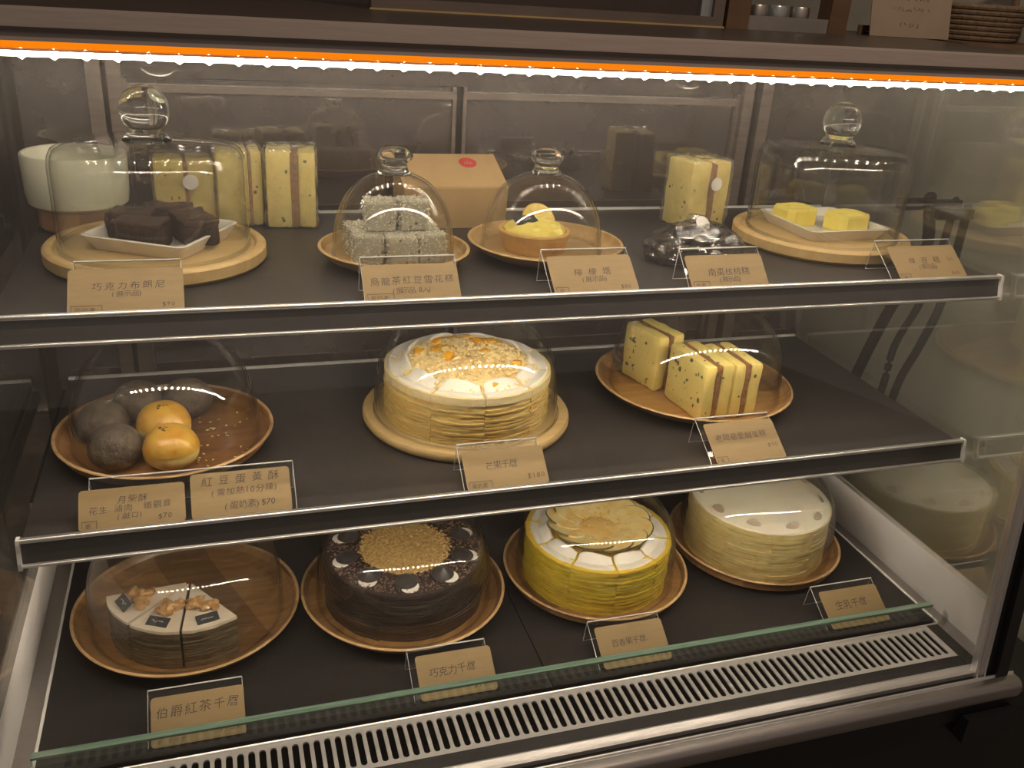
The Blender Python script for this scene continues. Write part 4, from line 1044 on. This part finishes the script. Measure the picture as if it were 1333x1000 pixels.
def milk_cake():
    t = thing('milk_crepe_cake', 'tall white milk crepe cake with smooth cream top and small curled shards', 'cake', (0.9622, 0.2052, ZD + 0.0079)); R, H = 0.1048, 0.0830
    a00 = math.radians(-110)
    for k in range(10):
        a0, a1 = a00 + k * PI / 5, a00 + (k + 1) * PI / 5
        m = MB(); z = wedge_stack(m, R, a0, a1, crepe_layers(H, 0.0056, 0.0016, 0, 1, 100 + k), k * 5.3, gap=0.0002)
        s = m.build('slice', ['milkcrepe', 'milkfill'], t, local=True)
        am = (a0 + a1) / 2; m = MB()
        vs = []
        for i in range(7):
            u = -0.013 + 0.026 * i / 6; wv = 0.0070 * math.cos(u / 0.013 * 1.25)
            for j, v in enumerate((-1, 0, 1)): vs.append((v * wv, u, 0.0012 + (0.0055 if j == 0 else 0.0018 if j == 1 else 0.0) * math.cos(u / 0.013 * 1.3)))
        for i in range(21): vs.append((vs[i][0], vs[i][1], vs[i][2] - 0.0008))
        fs = [(i * 3 + j, i * 3 + j + 1, i * 3 + j + 4, i * 3 + j + 3) for i in range(6) for j in range(2)] + [(21 + i * 3 + j, 21 + i * 3 + j + 3, 21 + i * 3 + j + 4, 21 + i * 3 + j + 1) for i in range(6) for j in range(2)]
        ed = [0, 3, 6, 9, 12, 15, 18, 19, 20, 17, 14, 11, 8, 5, 2, 1]
        fs += [(ed[i], ed[(i + 1) % 16], 21 + ed[(i + 1) % 16], 21 + ed[i]) for i in range(16)]
        tf = TF((0.0905 * math.cos(am), 0.0905 * math.sin(am), H + 0.0040), am, 0, math.radians(14), 0.78)
        m.add([tf @ Vector(v) for v in vs], fs, smooth=True); m.build('curled_shard', 'shard', s, local=True)
    m = MB(); prof = [(R - 0.001, -0.006), (R + 0.0006, -0.002), (R - 0.001, 0.0018), (R - 0.006, 0.0034), (R * 0.6, 0.0040), (0.02, 0.0046), (0, 0.0046)]
    m.lathe(prof, 64, (0, 0, H)); 
    m.v = [v + Vector((0, 0, 0.0012 * noise.noise(v * 45))) for v in m.v]
    m.build('cream_top', 'milkcream', t, local=True)
milk_cake()

def earl_slices():
    c = (0.1350, 0.2090, ZD + 0.0079); R, H = 0.0970, 0.0560
    for k, (d0, d1, lab) in enumerate(((186, 224, 'first of three walnut-topped earl grey slices, plaque standing tilted'), (226, 263, 'middle earl grey slice with walnuts and a flat dark plaque'), (264, 303, 'end earl grey slice showing its long cut side'))):
        a0, a1 = math.radians(d0), math.radians(d1); am = (a0 + a1) / 2
        t = thing('earl_grey_slice', lab, 'cake slice', (c[0], c[1], c[2]), 'earl grey crepe cake slices')
        L = crepe_layers(H - 0.004, 0.0022, 0.0017, 0, 1, 120 + k); L.append((0.0042, 0.0005, 2))
        m = MB(); z = wedge_stack(m, R, a0, a1, L, k * 6.1, gap=0.002, tip=0.004); m.build('crepe_stack', ['earl', 'earlfill', 'earlcream'], t, local=True)
        rnd = random.Random(k + 2)
        for q in range(6):
            rr, aa = rnd.uniform(0.050, 0.070), am + rnd.uniform(-.24, .24)
            m = MB()
            for w_ in range(3):
                m.blob((rr * math.cos(aa) + rnd.uniform(-.004, .004), rr * math.sin(aa) + rnd.uniform(-.004, .004), z + 0.0035 + w_ * 0.0018), (0.0078, 0.0046, 0.0042), 2, 0.45, 3.2, q * 7 + w_, rot=rnd.uniform(0, 3))
            m.build('walnut', 'walnut', t, local=True)
        tf = TF((0.0845 * math.cos(am), 0.0845 * math.sin(am), z + 0.0012 + (0.004 if k == 0 else 0)), am + PI / 2, math.radians(14 if k != 0 else 35))
        m = MB(); m.box(-0.0130, 0.0130, -0.0068, 0.0068, 0, 0.0012, tf=tf); p = m.build('plaque', 'slate', t, local=True)
        m = MB(); scribble(m, 0.016, 0.005, 0.0014, k + 5, 1, tf, 0.0004); m.build('plaque_writing', 'white_ink', p, local=True)
earl_slices()

# ------------------------------------------------------------------ price cards
# text lines: (words, centre across the card in metres, distance down from the card's top, glyph size, pitch)
B6 = 0.0118
CARD_LIST = [
    ('T', 0.0693, 0.1619, 0.0700, [('chocolate brownies', [(-0.0015, 0.099, [('巧克力布朗尼', 0.002, 0.0190, 0.0084, 0.0108), ('(展示品)', 0.001, 0.0280, 0.0066, 0.0066), ('$90', 0.036, 0.0412, 0.0060, 0.0040)], '蛋奶素')])]),
    ('T', 0.3297, 0.4265, 0.0600, [('oolong red bean coconut cubes', [(0.0, 0.0970, [('烏龍茶紅豆雪花糕', 0.001, 0.0180, 0.0090, 0.0108), ('(展示品.8入)', 0.0, 0.0292, 0.0072, 0.0064), ('$90', 0.034, 0.0415, 0.0060, 0.0040)], '蛋奶素')])]),
    ('T', 0.5237, 0.6225, 0.0700, [('lemon tart', [(0.002, 0.0965, [('檸檬塔', 0.0, 0.0215, 0.0092, 0.0165), ('(展示品)', 0.001, 0.0305, 0.0072, 0.0074), ('$80', 0.034, 0.0415, 0.0060, 0.0040)], '蛋')])]),
    ('T', 0.6830, 0.7814, 0.0605, [('walnut nougat', [(0.002, 0.0965, [('南棗核桃糕', 0.002, 0.0215, 0.0095, 0.0105), ('(展示品)', 0.002, 0.0310, 0.0072, 0.0070), ('$75', 0.036, 0.0415, 0.0070, 0.0046)], '奶素')])]),
    ('T', 0.9500, 1.0590, 0.0710, [('mung bean cakes', [(0.006, 0.0975, [('綠豆糕', -0.003, 0.0215, 0.0092, 0.0180), ('2入', 0.036, 0.0215, 0.0060, 0.0062), ('(展示品)', -0.001, 0.0310, 0.0070, 0.0068), ('$60', 0.034, 0.0415, 0.0060, 0.0040)], '素')])]),
    ('M', 0.0590, 0.2564, 0.0510, [('charcoal pastries', [(-0.0590, 0.0985, [('月柴酥', 0.0, 0.0128, 0.0080, 0.0096), ('花生.滷肉 鐵觀音', -0.002, 0.0216, 0.0074, 0.0090), ('(鹹口)', -0.002, 0.0298, 0.0066, 0.0080), ('$70', 0.030, 0.0345, 0.0070, 0.0046)], '葷')]),
                                 ('golden pastries', [(0.0450, 0.0985, [('紅豆蛋黃酥', 0.0, 0.0088, 0.0104, 0.0165), ('(需加熱10分鐘)', 0.004, 0.0215, 0.0078, 0.0094), ('(蛋奶素)$70', 0.008, 0.0370, 0.0086, 0.0088)], None)])]),
    ('M', 0.4354, 0.5302, 0.0530, [('mango crepe cake', [(0.0035, 0.0950, [('芒果千層', -0.004, 0.0195, 0.0094, 0.0094), ('$180', 0.034, 0.0365, 0.0075, 0.0054)], '蛋奶素')])]),
    ('M', 0.7401, 0.8418, 0.0650, [('savoury sponge slabs', [(0.004, 0.0960, [('老闆最愛鹹蛋糕', -0.003, 0.0205, 0.0094, 0.0102), ('$90', 0.036, 0.0370, 0.0075, 0.0052)], '葷')])]),
    ('D', 0.0874, 0.1895, 0.0500, [('earl grey slices', [(0.002, 0.1000, [('伯爵紅茶千層', 0.0, 0.0175, 0.0122, 0.0152), ('$150', 0.033, 0.0455, 0.0080, 0.0062)], '葷 奶蛋素')])]),
    ('D', 0.3831, 0.4813, 0.0500, [('chocolate crepe cake', [(0.0065, 0.0950, [('巧克力千層', -0.004, 0.0225, 0.0114, 0.0118), ('$150', 0.030, 0.0460, 0.0080, 0.0062)], None)])]),
    ('D', 0.6209, 0.7204, 0.0505, [('passion fruit cake', [(0.004, 0.0950, [('百香果千層.', -0.002, 0.0235, 0.0095, 0.0098), ('$150', 0.032, 0.0460, 0.0080, 0.0062)], None)])]),
    ('D', 0.9600, 1.0620, 0.0510, [('milk crepe cake', [(0.0045, 0.0950, [('生乳千層', -0.003, 0.0225, 0.0125, 0.0130), ('$150', 0.034, 0.0460, 0.0070, 0.0056)], None)])]),
]
def price_cards():
    need = set()
    for *_, cards in CARD_LIST:
        for _, cs in cards:
            for _, _, lines, box in cs:
                for l in lines: need |= set(l[0])
                if box: need |= set(box)
    need.discard(' ')
    G = gather_glyphs(sorted(need))
    rnd = random.Random(77)
    zs = {'T': ZT, 'M': ZM, 'D': ZD}
    BY = 0.005
    yfix = {'T': 0.0, 'M': 0.0, 'D': 0.0}
    first_word = {'T': 'upper shelf', 'M': 'middle shelf', 'D': 'deck'}
    for lev, x0, x1, yr, cards in CARD_LIST:
        xc = (x0 + x1) / 2; W = (x1 - x0) / 2; z = zs[lev]
        HH = {'T': 0.0367, 'M': 0.0360, 'D': 0.0350}[lev]; FY = {'T': yr - 0.0225, 'M': yr - 0.0080, 'D': 0.0560}[lev]
        nm = cards[0][0] if len(cards) == 1 else 'charcoal and golden round pastries'
        t = thing('price_card_stand', 'acrylic tent with handwritten kraft price card before the ' + nm, 'price card', (xc, yr, z + 0.0003), 'price card stands')
        d = Vector((0, -FY, -HH)).normalized(); n = Vector((0, -HH, FY)).normalized(); SL = math.hypot(FY, HH)
        top = Vector((0, 0, HH))
        P = lambda u, v, o: top + Vector((u, 0, 0)) + d * v + n * o
        def slab(m, u0, u1, v0, v1, o0, o1):
            vs = [P(u, v, o) for o in (o0, o1) for v in (v0, v1) for u in (u0, u1)]
            m.add(vs, [(0, 2, 3, 1), (4, 5, 7, 6), (0, 1, 5, 4), (2, 6, 7, 3), (0, 4, 6, 2), (1, 3, 7, 5)])
        m = MB(); th = 0.0013
        slab(m, -W, W, 0, SL - 0.003, -th, 0)
        m.prism_x([(0, HH), (0.0013, HH - 0.0006), (BY + 0.0010, 0.0004), (BY, 0.0002), (-0.0002, HH - 0.0016)], -W, W)
        m.build('acrylic_tent', 'acrylic', t, local=True)
        m = MB(); m.tube([P(-W, 0.0, 0.0002), P(W, 0.0, 0.0002)], 0.0009, 6)
        for s in (-W, W):
            m.tube([P(s, 0, -0.0006), P(s, SL - 0.003, -0.0006)], 0.0004, 4)
            m.tube([(s, 0.0005, HH - 0.0008), (s, BY + 0.0004, 0.0006)], 0.0004, 4)
        m.tube([(-W, BY + 0.0004, 0.0006), (W, BY + 0.0004, 0.0006)], 0.0004, 4)
        m.build('polished_edge', 'acryledge', t, local=True)
        for nm2, cs in cards:
            for uc, cw, lines, box in cs:
                v0, v1 = 0.0090, SL - 0.0022
                if lev == 'M' and len(cards) == 2: v0 = 0.0120 if uc < 0 else 0.0055
                r = 0.0040; pts = []
                for cx, cy, a0 in ((uc + cw / 2 - r, v0 + r, -90), (uc + cw / 2 - r, v1 - r, 0), (uc - cw / 2 + r, v1 - r, 90), (uc - cw / 2 + r, v0 + r, 180)):
                    for i in range(5):
                        a = math.radians(a0 + 90 * i / 4); pts.append((cx + r * math.cos(a), cy + r * math.sin(a)))
                m = MB(); k = len(pts)
                vs = [P(u, v, 0.0002) for u, v in pts] + [P(u, v, 0.0007) for u, v in pts]
                m.add(vs, [(i, (i + 1) % k, k + (i + 1) % k, k + i) for i in range(k)] + [tuple(reversed(range(k))), tuple(range(k, 2 * k))])
                card = m.build('card', 'kraft', t, local=True)
                m = MB()
                def put(ch, u, v, size):
                    vs, fs = G[ch]; a = rnd.uniform(-0.09, 0.09); s = size * rnd.uniform(0.94, 1.06) / 0.92
                    ca, sa = math.cos(a), math.sin(a); half = 0.5 if ord(ch) > 0x2000 else 0.28
                    out = []
                    for x, y in vs:
                        x2, y2 = (x - half) + 0.10 * (y - 0.35), y - 0.35
                        out.append(P(u + s * (x2 * ca - y2 * sa), v - s * (x2 * sa + y2 * ca), 0.00085))
                    m.add(out, fs)
                for text, uu, vv, size, pitch in lines:
                    adv = [0.55 if (ord(c) < 0x2000 and c != ' ') and any(ord(q) > 0x2000 for q in text) else 1.0 for c in text]
                    tot = sum(adv) * pitch; u = uc + uu - tot / 2
                    for c, a in zip(text, adv):
                        if c != ' ': put(c, u + a * pitch / 2, v0 + vv + rnd.uniform(-0.0004, 0.0004) - (u - uc) * 0.02, size)
                        u += a * pitch
                if box:
                    bw = 0.007 + 0.0062 * len(box); bx = uc - cw / 2 + 0.003; bv = v1 - {'T': 0.0092, 'M': 0.0095, 'D': 0.0105}[lev]
                    slab(m, bx, bx + bw, bv, bv + 0.0005, 0.0008, 0.0009); slab(m, bx + bw, bx + bw + 0.0005, bv, v1 - 0.0005, 0.0008, 0.0009); slab(m, bx, bx + 0.0004, bv, v1 - 0.002, 0.0008, 0.0009)
                    for i, c in enumerate(box):
                        if c != ' ': put(c, bx + 0.0055 + i * 0.0062, bv + 0.0052, 0.0054)
                m.build('handwriting', 'ink', card, local=True)
price_cards()

# ------------------------------------------------------------------ things on top of the case, cables beyond the glass
def on_top():
    z = 0.4668
    t = thing('framed_board', 'dark board in a grey-brown timber frame standing on the case top', 'board', (0.606, 0.305, z))
    m = MB(); m.box(-0.226, 0.222, -0.012, 0.010, 0.0, 0.0125); m.box(-0.226, 0.222, -0.012, 0.010, 0.248, 0.262); m.box(-0.226, -0.208, -0.012, 0.010, 0.0125, 0.248); m.box(0.207, 0.222, -0.012, 0.010, 0.0125, 0.248); m.build('frame', 'greywood', t, local=True)
    m = MB(); m.box(-0.208, 0.207, 0.000, 0.006, 0.0125, 0.248); m.build('board_panel', 'casetop', t, local=True)
    m = MB(); m.box(0.192, 0.207, -0.006, 0.000, 0.0125, 0.248); m.build('inner_bead', 'palemetal', t, local=True)
    m = MB(); m.box(-0.228, 0.224, -0.0135, -0.0115, 0.0, 0.0018); m.build('bottom_bead', 'beech', t, local=True)
    t = thing('timber_stand', 'brown timber stand with two posts and a low grey tray', 'stand', (0.92, 0.305, z))
    for x0, x1 in ((-0.088, -0.056), (0.064, 0.092)):
        m = MB(); m.box(x0, x1, -0.014, 0.014, 0, 0.22); m.build('post', 'walnutwood', t, local=True)
    m = MB(); m.prism_z([(-0.056, -0.012), (0.064, -0.012), (0.064, 0.05), (-0.056, 0.05)], 0.0, 0.004)
    m.box(-0.056, 0.064, -0.012, -0.009, 0.004, 0.017); m.box(-0.056, 0.064, 0.047, 0.05, 0.004, 0.03); m.build('tray', 'greytray', t, local=True)
    for k, (x, y) in enumerate(((-0.03, 0.012), (0.005, 0.02), (0.035, 0.014))):
        m = MB(); m.lathe([(0, 0.004), (0.011, 0.004), (0.013, 0.01), (0.013, 0.028), (0.012, 0.030), (0, 0.030)], 20, (x, y, 0)); m.build('metal_cup', 'palemetal' if k == 1 else 'satin', t, local=True)
    t = thing('paper_sign', 'cream paper sign with faint handwriting leaning on the case top', 'sign', (1.122, 0.30, z))
    tf = TF((0, 0, 0), -0.03, math.radians(78))
    m = MB(); m.box(-0.064, 0.064, 0, 0.15, 0, 0.0016, tf=tf); p = m.build('sheet', 'paper', t, local=True)
    m = MB(); rnd = random.Random(4)
    for r, (w_, yy) in enumerate(((0.055, 0.05), (0.055, 0.036), (0.032, 0.016))):
        x = -w_ / 2
        while x < w_ / 2:
            for q in range(2):
                p0 = tf @ Vector((x + rnd.uniform(-.002, .002), yy + rnd.uniform(-.003, .003), 0.0018)); p1 = tf @ Vector((x + rnd.uniform(-.002, .003), yy + rnd.uniform(-.003, .003), 0.0018)); m.tube([p0, p1], 0.0004, 4, smooth=False)
            x += 0.0065
    m.build('faint_handwriting', 'walnutwood', p, local=True)
    m = MB(); m.box(-0.062, 0.062, 0.0285, 0.0315, 0, 0.012); m.tube([(-0.05, 0.0285, 0.004), (-0.05, 0.001, 0.004)], 0.0015, 6); m.tube([(0.05, 0.0285, 0.004), (0.05, 0.001, 0.004)], 0.0015, 6); m.build('sign_foot', 'walnutwood', t, local=True)
    t = thing('wicker_basket', 'brown wicker basket with an arched handle beside the paper sign', 'basket', (1.275, 0.36, z))
    m = MB(); prev = None
    for k in range(7): m.lathe([(0.062 + 0.002 * k + 0.004 * math.cos(a * PI / 4), 0.004 + 0.0068 * k + 0.004 * math.sin(a * PI / 4)) for a in range(8)], 40, closed=True)
    m.lathe([(0, 0.001), (0.064, 0.001), (0.064, 0.004), (0, 0.004)], 40); m.build('basket_wall', 'rope', t, local=True)
    m = MB(); m.tube([(0.074 * math.cos(PI - PI * i / 20), 0, 0.045 + 0.085 * math.sin(PI * i / 20)) for i in range(21)], 0.005, 8); m.build('handle', 'rope', t, local=True)
    t = thing('wall_shelf', 'thin dark shelf on the wall beyond the case carrying the wicker basket', 'shelf', (1.275, 0.36, z - 0.0165))
    m = MB(); m.box(-0.095, 0.085, -0.10, 0.10, 0, 0.016); m.build('shelf_board', 'walnutwood', t, local=True)
    for yy in (-0.07, 0.06):
        m = MB(); m.prism_z([(0.085, 0), (0.079, -0.0), (0.0, -0.0), (0.0, -0.006), (0.075, -0.006), (0.079, -0.05), (0.085, -0.05)], yy, yy + 0.01, tf=Matrix(((1, 0, 0, 0), (0, 0, 1, 0), (0, 1, 0, 0), (0, 0, 0, 1)))); m.build('bracket', 'rubber', t, local=True)
on_top()

def cables():
    # three black leads hang down outside the glass
    P = [((1.168, 0.237, 0.262), (1.17, 0.236, 0.25), (1.17, 0.222, 0.18), (1.17, 0.262, 0.085), (1.17, 0.300, -0.036), (1.17, 0.32, -0.14)),
         ((1.168, 0.189, 0.268), (1.17, 0.19, 0.255), (1.17, 0.195, 0.17), (1.17, 0.209, 0.105), (1.17, 0.235, 0.033), (1.17, 0.238, -0.036), (1.17, 0.25, -0.14)),
         ((1.168, 0.164, 0.262), (1.17, 0.165, 0.250), (1.172, 0.169, 0.13), (1.180, 0.196, 0.049), (1.188, 0.228, -0.03), (1.19, 0.240, -0.14))]
    labs = ('thick black lead furthest back beyond the side glass', 'black lead between the other two beyond the side glass', 'thin black lead nearest the front corner beyond the side glass')
    for k, pts in enumerate(P):
        pts = [Vector(p) for p in pts]; sm = []
        for i in range(len(pts) - 1):
            p0, p1, p2, p3 = pts[max(i - 1, 0)], pts[i], pts[i + 1], pts[min(i + 2, len(pts) - 1)]
            for q in range(8):
                t = q / 8; sm.append(0.5 * ((2 * p1) + (p2 - p0) * t + (2 * p0 - 5 * p1 + 4 * p2 - p3) * t * t + (3 * p1 - p0 - 3 * p2 + p3) * t ** 3))
        sm.append(pts[-1])
        m = MB(); m.tube(sm, (0.0085, 0.0055, 0.006)[k], 10)
        o = m.build('power_lead', 'rubber'); tag(o, labs[k], 'cable', 'black leads beyond the side glass')
cables()
